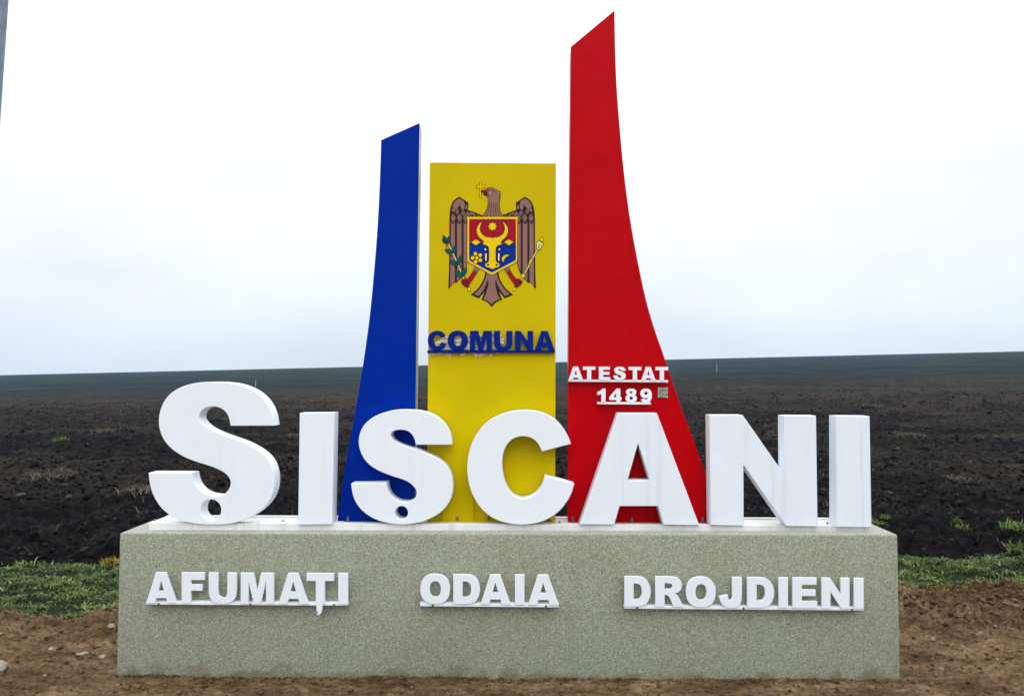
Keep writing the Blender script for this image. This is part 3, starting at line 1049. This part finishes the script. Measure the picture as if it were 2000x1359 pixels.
class Print:
    """flat patches laid over each other, each a hair in front of the last"""

    def __init__(self, name):
        self.name, self.parts, self.mats = name, [], []

    def add(self, contours, mat, lay):
        if mat not in self.mats:
            self.mats.append(mat)
        cs = []
        for ct in contours:
            q = []
            for p in ct:
                v_ = at(p[0] / ES + EX, p[1] / ES + EY, FY)
                q.append((v_.x, v_.z))
            cs.append(q)
        me = shape_mesh(cs, 0.0)
        me.transform(Matrix.Translation((0, FY - 0.0006 - 0.0004 * lay, 0)))
        self.parts.append((me, self.mats.index(mat)))
        return self

    def edged(self, ct, mat, lay, w=5, dark='dark_line'):
        self.add([offset(ct, w)], dark, lay)
        return self.add([ct], mat, lay + 1)

    def line(self, pts, w, mat, lay):
        """polyline of width w"""
        L_, R_ = [], []
        n_ = len(pts)
        for i in range(n_):
            a_ = Vector(pts[max(i - 1, 0)])
            b_ = Vector(pts[min(i + 1, n_ - 1)])
            d_ = (b_ - a_).normalized()
            ww = w if not isinstance(w, (list, tuple)) else w[i]
            nn = Vector((-d_.y, d_.x)) * ww / 2
            p_ = Vector(pts[i])
            L_.append(tuple(p_ + nn))
            R_.append(tuple(p_ - nn))
        return self.add([L_ + R_[::-1]], mat, lay)

    def done(self):
        bm = bmesh.new()
        for me, mi in self.parts:
            n0 = len(bm.faces)
            bm.from_mesh(me)
            bm.faces.ensure_lookup_table()
            for f_ in bm.faces[n0:]:
                f_.material_index = mi
                if f_.normal.y > 0:
                    f_.normal_flip()
            bpy.data.meshes.remove(me)
        return obj(self.name, bm_mesh(bm), [M[q] for q in self.mats], arms)


for side in (0, 1):
    m = mir if side else (lambda p: p)
    wg = Print('wing')
    wg.add([path(m([(244, 1118, 1), (250, 900), (252, 700), (252, 560), (257, 450), (274, 385), (302, 348), (340, 325, 1), (418, 379, 1), (413, 440, 1), (470, 459), (537, 486, 1), (600, 500, 1),
                    (600, 880, 1), (407, 888, 1), (398, 935), (362, 1010), (306, 1070, 1), (301, 1055, 1)]))], 'dark_line', 0)
    B = lambda pts: wg.add([path(m(pts), 4)], 'brown', 1)
    B([(340, 341, 1), (372, 362), (384, 392), (380, 425), (366, 446, 1), (352, 425), (346, 395), (330, 415), (300, 442, 1), (281, 412), (292, 380), (312, 356)])
    B([(391, 405, 1), (407, 390, 1), (404, 438, 1), (388, 428, 1)])
    for cx_, cy_, hw, hh_, cut in ((287, 440, 15, 22, 0), (318, 450, 14, 30, 1), (371, 466, 15, 26, 1), (286, 508, 20, 42, 1), (340, 508, 20, 42, 1), (390, 508, 16, 42, 1)):
        if cut:
            B([(cx_ - 2, cy_ - hh_, 1), (cx_ - hw * .85, cy_ - hh_ * .2), (cx_ - hw, cy_), (cx_ - 2, cy_ + hh_, 1)])
            B([(cx_ + 2, cy_ - hh_, 1), (cx_ + hw * .85, cy_ - hh_ * .2), (cx_ + hw, cy_), (cx_ + 2, cy_ + hh_, 1)])
        else:
            B([(cx_, cy_ - hh_, 1), (cx_ + hw, cy_, 1), (cx_, cy_ + hh_, 1), (cx_ - hw, cy_, 1)])
    for x0, x1, yb0, yb1 in ((266, 300, 1094, 1040), (318, 357, 1048, 998), (375, 402, 968, 905)):
        xm_ = (x0 + x1) / 2
        B([(x0, 540, 1), (xm_, 566, 1), (x1, 540, 1), (x1, yb1, 1), (x0 + (x1 - x0) * .5, (yb0 + yb1) / 2 + 6), (x0 - (6 if x0 < 300 else 0), yb0, 1)])
    B([(402, 452, 1), (412, 456, 1), (438, 490, 1), (402, 490, 1)])
    B([(421, 456, 1), (472, 470, 1), (443, 484, 1)])
    B([(452, 491, 1), (470, 477, 1), (486, 491, 1)])
    B([(482, 477, 1), (520, 488, 1), (498, 490, 1)])
    wg.done()

hd = Print('head')
hd.add([path([(528, 497, 1), (556, 462), (575, 420), (581, 380), (579, 345), (568, 322, 1), (565, 270), (575, 254), (596, 246), (622, 247), (660, 268), (694, 281, 1), (686, 297, 1), (697, 310, 1), (688, 322, 1),
              (694, 338, 1), (686, 350), (684, 400), (688, 440), (700, 470), (724, 497, 1)])], 'dark_line', 1)
hd.add([path([(540, 494, 1), (562, 464), (580, 422), (586, 380), (584, 345), (574, 322), (571, 275), (580, 259), (598, 251), (620, 252), (657, 272), (684, 286), (681, 345), (679, 400), (682, 440), (694, 470), (712, 494, 1)])], 'brown', 2)
for a_, b_ in (((594, 380), (572, 490)), ((611, 380), (600, 490)), ((629, 380), (628, 490)), ((646, 380), (652, 490)), ((663, 380), (678, 490))):
    mid_ = (a_[0] + (b_[0] - a_[0]) * .15, 440)
    hd.line(catmull([a_, mid_, b_], False, 6), 4.5, 'dark_line', 3)
for x_ in (560, 586, 614, 640, 665, 692):
    hd.add([poly([(x_ - 9, 494), (x_, 478), (x_ + 9, 494)])], 'brown', 4)
hd.line(catmull([(571, 276), (600, 268), (628, 276), (655, 292)], False, 6), 5, 'dark_line', 3)
hd.add([circle(601, 291, 12, 9)], 'dark_line', 3).add([circle(601, 291, 8, 6)], 'p_pale', 4).add([circle(601, 291, 4)], 'dark_line', 5)
hd.line([(570, 300), (590, 322)], 9, 'dark_line', 3)
hd.edged(path([(521, 285, 1), (532, 274), (552, 270), (572, 270, 1), (577, 294, 1), (553, 295), (536, 290, 1)]), 'p_maroon', 3, 3)
hd.add([path([(541, 276, 1), (572, 273, 1), (574, 289, 1), (555, 288)])], 'p_red', 5)
hd.edged(path([(544, 303, 1), (572, 302, 1), (568, 319, 1), (552, 313)]), 'p_maroon', 3, 3)
hd.done()

cr = Print('cross')
cr.edged(poly([(510, 206), (531, 206), (526, 216), (526, 233), (545, 235), (556, 229), (556, 252), (545, 247), (526, 248), (526, 318), (530, 332), (520, 338), (511, 332), (515, 318), (515, 248), (496, 247), (485, 252), (485, 229), (496, 235), (515, 233), (515, 216)]), 'p_gold', 1, 4)
cr.done()

tl_ = Print('tail')
half = [(560, 965, 1), (548, 1025), (505, 1100), (433, 1166, 1), (506, 1197, 1), (553, 1140, 1), (527, 1207, 1), (575, 1228), (615, 1271, 1)]
rev = [p for p in mir(half)][::-1]
rev = [((p[0] - 6, p[1]) + tuple(p[2:])) for p in rev]
tl_.add([path(half + rev[1:])], 'dark_line', 0)
for m in (lambda p: p, lambda p: [((q[0] - 6, q[1]) + tuple(q[2:])) for q in mir(p)]):
    tl_.add([path(m([(574, 975, 1), (561, 1030), (522, 1100), (464, 1160, 1), (502, 1177, 1), (545, 1122), (572, 1060), (585, 1000, 1)]), 4)], 'brown', 1)
tl_.add([path([(572, 960, 1), (664, 960, 1), (652, 1030), (650, 1080), (662, 1150), (686, 1200, 1), (640, 1222), (615, 1248, 1), (588, 1222), (545, 1200, 1), (568, 1150), (582, 1080), (580, 1030)], 4)], 'brown', 2)
tl_.line([(588, 1040), (580, 1090), (562, 1150)], [1, 12, 3], 'dark_line', 3).line([(646, 1040), (652, 1090), (668, 1150)], [1, 12, 3], 'dark_line', 3)
tl_.done()

for side in (0, 1):
    m = (lambda p: [((q[0] - 6, q[1]) + tuple(q[2:])) for q in mir(p)]) if side else (lambda p: p)
    lg = Print('leg')
    lg.edged(path(m([(474, 925, 1), (512, 945, 1), (487, 978, 1), (456, 962, 1)]), 3), 'brown', 1, 4)
    lg.edged(path(m([(458, 962, 1), (468, 972, 1), (474, 962, 1), (480, 976, 1), (488, 976, 1), (448, 1040), (425, 1072), (412, 1100, 1), (392, 1096), (362, 1070), (358, 1046), (378, 1032), (402, 1030), (424, 1012)]), 4), 'p_red', 3, 4)
    lg.add([path(m([(396, 1040), (418, 1050), (420, 1078), (404, 1096), (386, 1088), (362, 1064), (370, 1042)]), 4)], 'p_maroon', 5)
    for q in range(3):
        lg.line(m([(378 + q * 11, 1078 + q * 7), (392 + q * 10, 1052 + q * 8)]), 4, 'p_red', 6)
    lg.edged(path(m([(408, 1108, 1), (424, 1101, 1), (434, 1120, 1), (430, 1137, 1), (412, 1126, 1)]), 3), 'p_gold', 1, 4)
    lg.done()

sh = Print('shield')
outer = path([(399, 499, 1), (846, 499, 1), (835, 520, 1), (834, 862, 1), (830, 880), (815, 893, 1), (617, 995, 1), (426, 893, 1), (410, 880), (406, 862, 1), (408, 520, 1)])
sh.add([offset(outer, 5)], 'dark_line', 3).add([outer], 'p_gold', 4)
sh.add([path([(422, 517, 1), (823, 517, 1), (823, 721, 1), (422, 721, 1)])], 'p_red', 5)
sh.add([path([(422, 721.5, 1), (823, 721.5, 1), (823, 858, 1), (819, 868), (806, 878, 1), (617, 976, 1), (436, 878, 1), (426, 868), (422, 858, 1)])], 'p_blue', 5)
sh.done()
BX = 621.0
bmir = lambda pts: [((2 * BX - p[0], p[1]) + tuple(p[2:])) for p in pts]
bh = Print('bull_head')
hf = [(621, 682), (600, 675), (583, 676, 1), (556, 666), (528, 642), (514, 605), (518, 572), (536, 540, 1), (508, 562), (490, 596), (489, 634), (508, 672), (540, 700), (550, 712, 1), (541, 735, 1), (570, 741), (588, 757),
      (593, 785), (593, 860), (585, 888), (566, 897), (560, 912), (568, 926), (592, 932), (606, 940)]
full = hf + [(621, 943)] + bmir(hf[1:])[::-1]
full = path(full)
bh.edged(full, 'p_gold', 7, 6)
for s_ in (-1, 1):
    bh.add([circle(BX + s_ * 38, 909, 13, 7, 16, -s_ * 0.25)], 'dark_line', 9)
    bh.add([circle(BX + s_ * 60, 777, 13)], 'dark_line', 7).add([circle(BX + s_ * 60, 777, 8)], 'p_pale', 8)
    dr = path([(BX + s_ * 63, 812, 1), (BX + s_ * 49, 812, 1), (BX + s_ * 50, 868), (BX + s_ * 55, 876), (BX + s_ * 60, 868)], 3)
    bh.edged(dr, 'p_pale', 7, 5)
bh.done()
st_ = Print('star')
st_.edged([(622 + (40 if i % 2 == 0 else 25) * math.sin(math.pi * i / 8), 581 - (40 if i % 2 == 0 else 25) * math.cos(math.pi * i / 8)) for i in range(16)], 'p_gold', 7, 6)
st_.done()
for s_ in (-1, 1):
    rh = Print('rhombus')
    rh.edged(poly([(BX + s_ * 180, 716), (BX + s_ * 141, 692), (BX + s_ * 102, 716), (BX + s_ * 141, 742)]), 'p_gold', 7, 6)
    rh.done()
fl = Print('flower')
for a_ in range(5):
    an = math.radians(-110 + 72 * a_)
    fl.add([circle(488 + 36 * math.cos(an), 849 + 36 * math.sin(an), 21, 21, 20)], 'dark_line', 7)
fl.add([circle(488, 849, 24, 24, 20)], 'dark_line', 8)
for a_ in range(5):
    an = math.radians(-110 + 72 * a_)
    fl.add([circle(488 + 36 * math.cos(an), 849 + 36 * math.sin(an), 16, 16, 20)], 'p_gold', 9)
fl.add([circle(488, 849, 14, 14, 20)], 'p_gold', 10)
fl.done()
cs_ = Print('crescent')
cs_.edged(path([(768, 826, 1), (738, 824), (712, 838), (703, 862), (715, 886, 1), (722, 862), (738, 842)], 5), 'p_gold', 7, 6)
cs_.done()

brn = Print('branch')
brn.line([(232, 700), (300, 845), (378, 1028)], 14, 'dark_line', 4)
brn.line([(232, 700), (300, 845), (378, 1028)], 8, 'p_pale', 5)


def leaf(cx_, cy_, ln, wd, rot):
    pts = [(-ln, 0, 1), (-ln * .4, -wd), (ln * .35, -wd * .9), (ln, 0, 1), (ln * .35, wd * .9), (-ln * .4, wd)]
    c_, s_ = math.cos(rot), math.sin(rot)
    o_ = path([((cx_ + p[0] * c_ - p[1] * s_, cy_ + p[0] * s_ + p[1] * c_) + tuple(p[2:])) for p in pts], 4)
    brn.edged(o_, 'p_teal', 6, 4)
    brn.line([(cx_ - ln * .7 * c_, cy_ - ln * .7 * s_), (cx_ + ln * .9 * c_, cy_ + ln * .9 * s_)], 3, 'dark_line', 8)


for cx_, cy_, ln, wd, rot in ((215, 690, 34, 12, 1.1), (242, 698, 34, 12, -1.25), (217, 712, 30, 11, .55), (248, 795, 36, 16, .5), (292, 778, 36, 15, -1.15), (297, 893, 42, 19, .42), (340, 868, 38, 16, -1.15),
                              (338, 988, 42, 20, .42), (382, 968, 38, 16, -1.1)):
    leaf(cx_, cy_, ln, wd, rot)
for bx_, by_ in ((230, 748), (266, 742), (270, 838), (308, 830), (312, 930), (348, 922), (357, 1024), (388, 1014)):
    brn.add([circle(bx_, by_, 9, 9, 12), circle(bx_, by_, 5, 5, 12)], 'dark_line', 5)
brn.done()

mc = Print('mace')
mc.line([(1018, 755), (868, 1040)], 15, 'dark_line', 4)
mc.line([(1018, 755), (868, 1040)], 8, 'p_pale', 5)
mc.edged(path([(1002, 770, 1), (1004, 720), (1022, 706, 1), (1056, 730, 1), (1044, 750), (1020, 782, 1)], 4), 'p_pale', 6, 5)
mc.line([(1012, 768), (1026, 718)], 4, 'dark_line', 8).line([(1014, 772), (1040, 728)], 4, 'dark_line', 8)
mc.edged(circle(1044, 694, 13, 15, 18), 'p_gold', 6, 4)
mc.line([(1032, 708), (1052, 716)], 4, 'dark_line', 8)
for q, r_ in ((0, 9), (1, 12), (2, 9)):
    mc.edged(circle(958 - 9 * q, 862 + 17 * q, r_, r_ * .8, 14), 'p_gold', 6, 4)
mc.edged(path([(898, 985, 1), (898, 1006), (884, 1020), (870, 1014), (868, 1000), (880, 986)], 4), 'p_gold', 6, 4)
mc.done()


# ------------------------------------------------------------------ word signs
def word_sign(label, org, sc, letters, ytop, ybot, bar, mat, plane, stand, thick, bolts=(), bar_h=10, extra=None, group=None, round_bar=False):
    """letters: (glyph, x0, x1) in zoomed pixels; ytop/ybot: (left, right) heights, bar: (x0, x1, y_top_l, y_bot_l, y_top_r, y_bot_r)"""
    conv = lambda x, y: (org[0] + x / sc, org[1] + y / sc)
    xa, xb = letters[0][1], letters[-1][2]
    yl = plane - stand
    base_p = at(*conv((xa + xb) / 2, (bar[3] + bar[5]) / 2), plane)
    root = thing('word_sign', label, 'sign', (base_p.x, plane, base_p.z), group)
    for i, (g, x0, x1) in enumerate(letters):
        def tr_(p):
            x = x0 + p[0] * (x1 - x0)
            u = (x - xa) / (xb - xa)
            y0_ = ytop[0] + (ytop[1] - ytop[0]) * u
            y1_ = ybot[0] + (ybot[1] - ybot[0]) * u
            return conv(x, y0_ + p[1] * (y1_ - y0_))
        cts = [[tr_(p) for p in ct] for ct in g]
        obj('letter', smooth(solid(cts, yl, thick, 0.0012), 35), mat, root)
        if extra and i == extra[0]:
            obj('comma', smooth(solid([[conv(*p) for p in extra[1]]], yl + 0.0005, thick, 0.001), 35), mat, root)
    x0, x1, a0, b0, a1, b1 = bar
    yb = yl + thick * 0.35
    f_ = [at(*conv(x0, a0), yb), at(*conv(x1, a1), yb), at(*conv(x1, b1), yb), at(*conv(x0, b0), yb)]
    obj('bar', hexa_mesh(f_, [Vector((p.x, plane - 0.0005, p.z)) for p in f_], 0.0025, 2), mat, root)
    for bx, by in bolts:
        p = at(*conv(bx, by), yb)
        p.y = yb - 0.0003
        obj('bolt', bolt_mesh(p, (0, -1, 0), 0.0055, 0.014), M['steel'], root)
    return root


A, U_, MM, T_, I_, O_, D_, N_ = G_A, G_U, G_M, G_T, G_I, G_O, G_D, G_N


def norm(ct):
    xs_ = [p[0] for p in ct[0]]
    ys_ = [p[1] for p in ct[0]]
    a_, b_, c_, d_ = min(xs_), max(xs_), min(ys_), max(ys_)
    return [[((p[0] - a_) / (b_ - a_), (p[1] - c_) / (d_ - c_)) for p in q] for q in ct]


G_C = norm(B_C)
G_S = norm([B_S2[0]])
word_sign('white raised lettering AFUMAȚI fixed low on the plinth at left', (220, 1080), 4.0,
          [(A, 260, 500), (G_F, 538, 717), (U_, 750, 968), (MM, 1000, 1258), (A, 1293, 1532), (T_, 1515, 1728), (I_, 1762, 1838)], (150, 158), (390, 400),
          (258, 1838, 379, 401, 390, 410), M['white_word'], 0.0, 0.055, 0.02, [(360, 394), (1077, 399), (1730, 402)],
          extra=(5, poly([(1590, 398), (1638, 398), (1638, 445), (1628, 468), (1608, 486), (1592, 474), (1608, 460), (1592, 450)])), group='village names on the plinth front')
word_sign('white raised lettering ODAIA fixed at the middle of the plinth front', (780, 1080), 5.226,
          [(O_, 213, 517), (D_, 550, 823), (A, 828, 1137), (I_, 1180, 1277), (A, 1313, 1630)], (213, 222), (515, 530),
          (210, 1630, 508, 541, 520, 553), M['white_word'], 0.0, 0.055, 0.02, [(340, 532), (1497, 541)], group='village names on the plinth front')
word_sign('white raised lettering DROJDIENI fixed at right on the plinth front', (1180, 1080), 3.3333,
          [(D_, 132, 303), (G_R, 333, 520), (O_, 533, 727), (G_J, 748, 897), (D_, 932, 1107), (I_, 1137, 1197), (G_E, 1227, 1388), (N_, 1417, 1598), (I_, 1628, 1690)], (150, 163), (346, 362),
          (131, 1690, 342, 361, 354, 373), M['white_word'], 0.0, 0.055, 0.02, [(215, 355), (907, 358), (1612, 366)], group='village names on the plinth front')
word_sign('dark blue lettering COMUNA across the yellow panel over torn film', (820, 620), 6.6667,
          [(G_C, 102, 342), (O_, 363, 624), (MM, 652, 937), (U_, 965, 1205), (N_, 1238, 1476), (A, 1497, 1757)], (172, 174), (428, 426),
          (95, 1760, 427, 462, 424, 459), M['word_blue'], FY, 0.034, 0.014)
word_sign('white raised lettering ATESTAT across the red fin', (1100, 690), 8.0,
          [(A, 85, 312), (T_, 308, 505), (G_E, 558, 736), (G_S, 785, 978), (T_, 1022, 1222), (A, 1223, 1447), (T_, 1445, 1642)], (205, 212), (414, 428),
          (83, 1640, 409, 443, 419, 455), M['white_word'], FY, 0.05, 0.016, group='white words on the red fin')
word_sign('white raised number 1489 under the word on the red fin', (1100, 690), 8.0,
          [(G_1, 535, 662), (G_4, 722, 912), (G_8, 975, 1152), (G_9, 1207, 1386)], (550, 552), (764, 766),
          (535, 1370, 760, 795, 762, 797), M['white_word'], FY, 0.05, 0.016, group='white words on the red fin')

# small metal plate beside the year
pc = at(1294.2, 767, FY)
plq = thing('plaque', 'small square dull metal plate screwed beside the year on red fin', 'plaque', (pc.x, FY, pc.z))
q0, q1 = at(1284.5, 756.5, FY), at(1304, 776.5, FY)
obj('plate', box_mesh((q0.x, FY - 0.007, q1.z), (q1.x, FY - 0.0005, q0.z), 0.001, 1), M['plaque'], plq)
for px, py in ((1286, 758), (1302.5, 758), (1302.5, 775), (1286, 775)):
    p = at(px, py, FY)
    p.y = FY - 0.0072
    obj('screw', bolt_mesh(p, (0, -1, 0), 0.0028, 0.004), M['white_word'], plq)

# torn protective film behind COMUNA
zf = lambda pts: [(820 + p[0] / 6.6667, 620 + p[1] / 6.6667) for p in pts]
fm = thing('torn_film', 'torn cream film hanging in shreds behind the blue lettering', 'film', (at(905, 690, FY).x, FY - 0.004, at(905, 690, FY).z))


def film(name, pts, y):
    ct = [at(*p, y) for p in zf(pts)]
    me = shape_mesh([[(p.x, p.z) for p in ct]], 0.0)
    bm = bmesh.new()
    bm.from_mesh(me)
    bmesh.ops.triangulate(bm, faces=bm.faces[:])
    for _ in range(3):
        bmesh.ops.subdivide_edges(bm, edges=[e_ for e_ in bm.edges if e_.calc_length() > 0.018], cuts=1)
        bmesh.ops.triangulate(bm, faces=bm.faces[:])
    for v_ in bm.verts:
        v_.co.y = y - 0.013 * abs(random.gauss(0, 0.6)) - 0.003 * math.sin(v_.co.x * 90)
        v_.co.y = max(v_.co.y, FY - 0.026)
    me2 = bm_mesh(bm)
    return obj(name, me2, M['film'], fm)


film('upper_shred', [(120, 424), (150, 395), (185, 345), (210, 320), (262, 292), (300, 268), (350, 240), (420, 248), (470, 236), (520, 228), (600, 240), (640, 232), (700, 225), (762, 208), (800, 232), (870, 226),
                     (930, 200), (958, 214), (1000, 232), (1060, 234), (1088, 262), (1096, 320), (1080, 355), (1050, 345), (1052, 372), (1000, 424)], FY - 0.003)
film('lower_shred', [(98, 456), (104, 490), (122, 516), (135, 500), (165, 494), (240, 490), (262, 498), (300, 478), (330, 486), (375, 498), (392, 556), (398, 498), (440, 482), (520, 480), (552, 498), (600, 474), (700, 478),
                     (722, 498), (738, 522), (756, 498), (782, 534), (800, 496), (905, 478), (930, 518), (936, 478), (1010, 470), (1092, 456)], FY - 0.003)

# ------------------------------------------------------------------ lamp pole at the left edge of the picture
PY = 1.0
p0 = at(-8.5 - 17.0 / 240 * 1225, 1225, PY)
p1 = at(-8.5 + 17.0 / 240 * 560, -560, PY)
ax = p1 - p0
root = thing('lamp_post', 'grey metal post leaning in at the top left corner', 'post', p0)
bm = bmesh.new()
mm_ = Matrix.Translation((p0 + p1) / 2) @ ax.to_track_quat('Z', 'Y').to_matrix().to_4x4()
bmesh.ops.create_cone(bm, cap_ends=True, segments=32, radius1=0.092, radius2=0.086, depth=ax.length, matrix=mm_)
obj('post', smooth(bm_mesh(bm), 40), M['pole'], root)
bm = bmesh.new()
bmesh.ops.create_cone(bm, cap_ends=True, segments=32, radius1=0.15, radius2=0.15, depth=0.03, matrix=Matrix.Translation(p0 + Vector((0, 0, 0.02))))
obj('base_plate', bm_mesh(bm), M['pole'], root)


# ------------------------------------------------------------------ stakes, stones, weeds
def ground_hit(px, py, zf_):
    d_ = ROT @ Vector(((px - 1000.0) / F, -(py - 679.5) / F, -1.0))
    t_ = 3.0
    while t_ < 400:
        p_ = CAM + d_ * t_
        if p_.z < float(zf_(np.array([p_.x]), np.array([p_.y]))[0]):
            return p_
        t_ *= 1.004
    return CAM + d_ * 60


for (px, py, top), lab in zip(((1400, 727, 711), (499, 757, 743)),
                              ('thin pale stake standing far up the field right of red fin', 'thin pale stake standing in the field above the tall S')):
    p = ground_hit(px, py, hill)
    h_ = (py - top) / F * (p.y - CAM.y) + 0.1
    bm = bmesh.new()
    bmesh.ops.create_cone(bm, cap_ends=True, segments=7, radius1=0.035, radius2=0.028, depth=h_ + 0.3, matrix=Matrix.Translation(p + Vector((0, 0, h_ / 2 - 0.15))) @ Matrix.Rotation(0.03, 4, 'Y'))
    for v_ in bm.verts:
        v_.co.x += random.uniform(-.006, .006)
    tag(obj('stake', bm_mesh(bm), M['wood'], loc=p), lab, 'stake', 'marker stakes in the field')


def stone(px, py, wpx, lab, flat=0.5, slab=False):
    p = ground_hit(px, py, dirt_z)
    r_ = wpx / 2 / F * (p.y - CAM.y)
    bm = bmesh.new()
    bmesh.ops.create_icosphere(bm, subdivisions=3, radius=r_)
    a_ = random.uniform(-.6, .6)
    sd = random.uniform(0, 50)
    for v_ in bm.verts:
        from mathutils import noise as mn
        q = v_.co.normalized()
        v_.co *= 1 + 0.28 * mn.noise(q * 1.6 + Vector((sd, 0, 0))) + 0.12 * mn.noise(q * 4 + Vector((0, sd, 0)))
        v_.co.z *= flat
        if slab:
            v_.co.z = max(min(v_.co.z, r_ * .28), -r_ * .28)
        v_.co.y *= 0.75
    bmesh.ops.transform(bm, matrix=Matrix.Translation(p + Vector((0, 0, r_ * flat * 0.35))) @ Matrix.Rotation(a_, 4, 'Z') @ Matrix.Rotation(random.uniform(-.25, .25), 4, 'X'), verts=bm.verts)
    return tag(obj('stone', smooth(bm_mesh(bm), 55), M['stone'], loc=p), lab, 'stone', 'pale stones on the bare soil')


stone(-8, 1306, 46, 'large pale slab cut by the left edge of the picture', 0.5, True)
stone(100, 1268, 14, 'small pale stone on the soil well left of the plinth', 0.5)
stone(15, 1288, 11, 'small pale stone just above the slab at left edge', 0.45)
stone(4, 1238, 10, 'small pale stone high at the left edge of the soil', 0.5)
stone(217, 1224, 17, 'pale stone against the left side of the plinth', 0.6)
stone(160, 1278, 22, 'flat pale chip lying on soil left of the plinth', 0.35, True)
stone(200, 1283, 18, 'flat pale chip nearest the lower left plinth corner', 0.35, True)
stone(1822, 1249, 9, 'small white stone on open soil right of the plinth', 0.7)
stone(1838, 1307, 9, 'narrow white stone low on the soil at right', 0.7)
stone(1886, 1289, 6, 'tiny white pebble on the soil at right', 0.7)
stone(1948, 1288, 6, 'tiny pale pebble furthest right on the open soil', 0.7)
stone(1282, 1322, 9, 'pale pebble in the soil under the long village name', 0.6)
stone(1346, 1315, 12, 'largest pale pebble at the foot of the plinth front', 0.5)
stone(1577, 1318, 8, 'pale pebble near the right end of plinth foot', 0.6)
stone(1098, 1312, 18, 'brown stone against the plinth foot near the middle', 0.8)


def weed(px, py, wpx, mat, lab, upright=0.2, n_=110, zf_=field_z, cat='weed', thin=1.0):
    p = ground_hit(px, py, zf_)
    r_ = wpx / 2 / F * (p.y - CAM.y)
    xy = rng.normal(0, 0.45 * r_, (n_, 2)) * np.array([1.0, 1.5])
    P = np.stack([p.x + xy[:, 0], p.y + xy[:, 1], np.full(n_, p.z - 0.01)], 1)
    me_ = blades('weed', P, rng.uniform(0.5, 1.15, n_) * r_ * 1.2, rng.uniform(upright, 1.0, n_), rng.uniform(0.10, 0.2, n_) * r_ * thin, mat, '', rng.random(n_))
    return tag(obj('weed', me_, mat, loc=p), lab, cat, 'weeds growing in the field')


weed(117, 862, 22, M['weed'], 'small green weed alone in the field at far left')
weed(1728, 1010, 16, M['weed'], 'low green weed nearest the last letter at right')
weed(1712, 1025, 26, M['weed'], 'pale green weed hugging the plinth corner at right', n_=120)
weed(1865, 1017, 20, M['weed'], 'small bright weed in the middle of field at right')
weed(1884, 1032, 28, M['weed'], 'broad bright weed lying in black soil at right', n_=90)
weed(1990, 1035, 44, M['weed'], 'tall leafy weed at the right edge of the field', n_=140)
weed(1985, 1075, 40, M['weed'], 'grassy weed at right edge just above the grass strip', n_=140)
weed(215, 1098, 26, M['yellow_weed'], 'yellow flowering weed beside the left side of the plinth', n_=160, zf_=grass_z)
for q, (px, py, wd_, lab) in enumerate(((1770, 855, 52, 'dry tangled tuft in the field right of the last I'),
                                        (1700, 795, 34, 'dry tuft behind the gap between N and last I'),
                                        (1535, 840, 60, 'dry tuft showing in the upper notch of the N'),
                                        (1870, 940, 52, 'dry tuft lower in the field at far right'),
                                        (1340, 865, 30, 'dry tuft beside the sweeping edge of red fin'),
                                        (205, 845, 40, 'dry tuft in the field left of the tall S'),
                                        (110, 935, 80, 'wide dry tuft in the field at far left'),
                                        (270, 960, 60, 'dry tuft just left of the tall S foot'),
                                        (570, 855, 40, 'dry tuft between the tall S and the I'))):
    weed(px, py, wd_, M['straw'], lab, upright=0.80, n_=150, thin=0.24)


# ------------------------------------------------------------------ thin damp air over the field
hz = bpy.data.materials.new('haze_air')
hz.use_nodes = True
hz.node_tree.nodes.clear()
ho = hz.node_tree.nodes.new('ShaderNodeOutputMaterial')
hv = hz.node_tree.nodes.new('ShaderNodeVolumePrincipled')
hv.inputs['Color'].default_value = (0.45, 0.75, 1.0, 1)
hv.inputs['Density'].default_value = 0.00035
hv.inputs['Anisotropy'].default_value = 0.0
hz.node_tree.links.new(hv.outputs[0], ho.inputs['Volume'])
tag(obj('haze', box_mesh((-480, -130, -22), (480, 450, 24), 0), hz), kind='stuff')
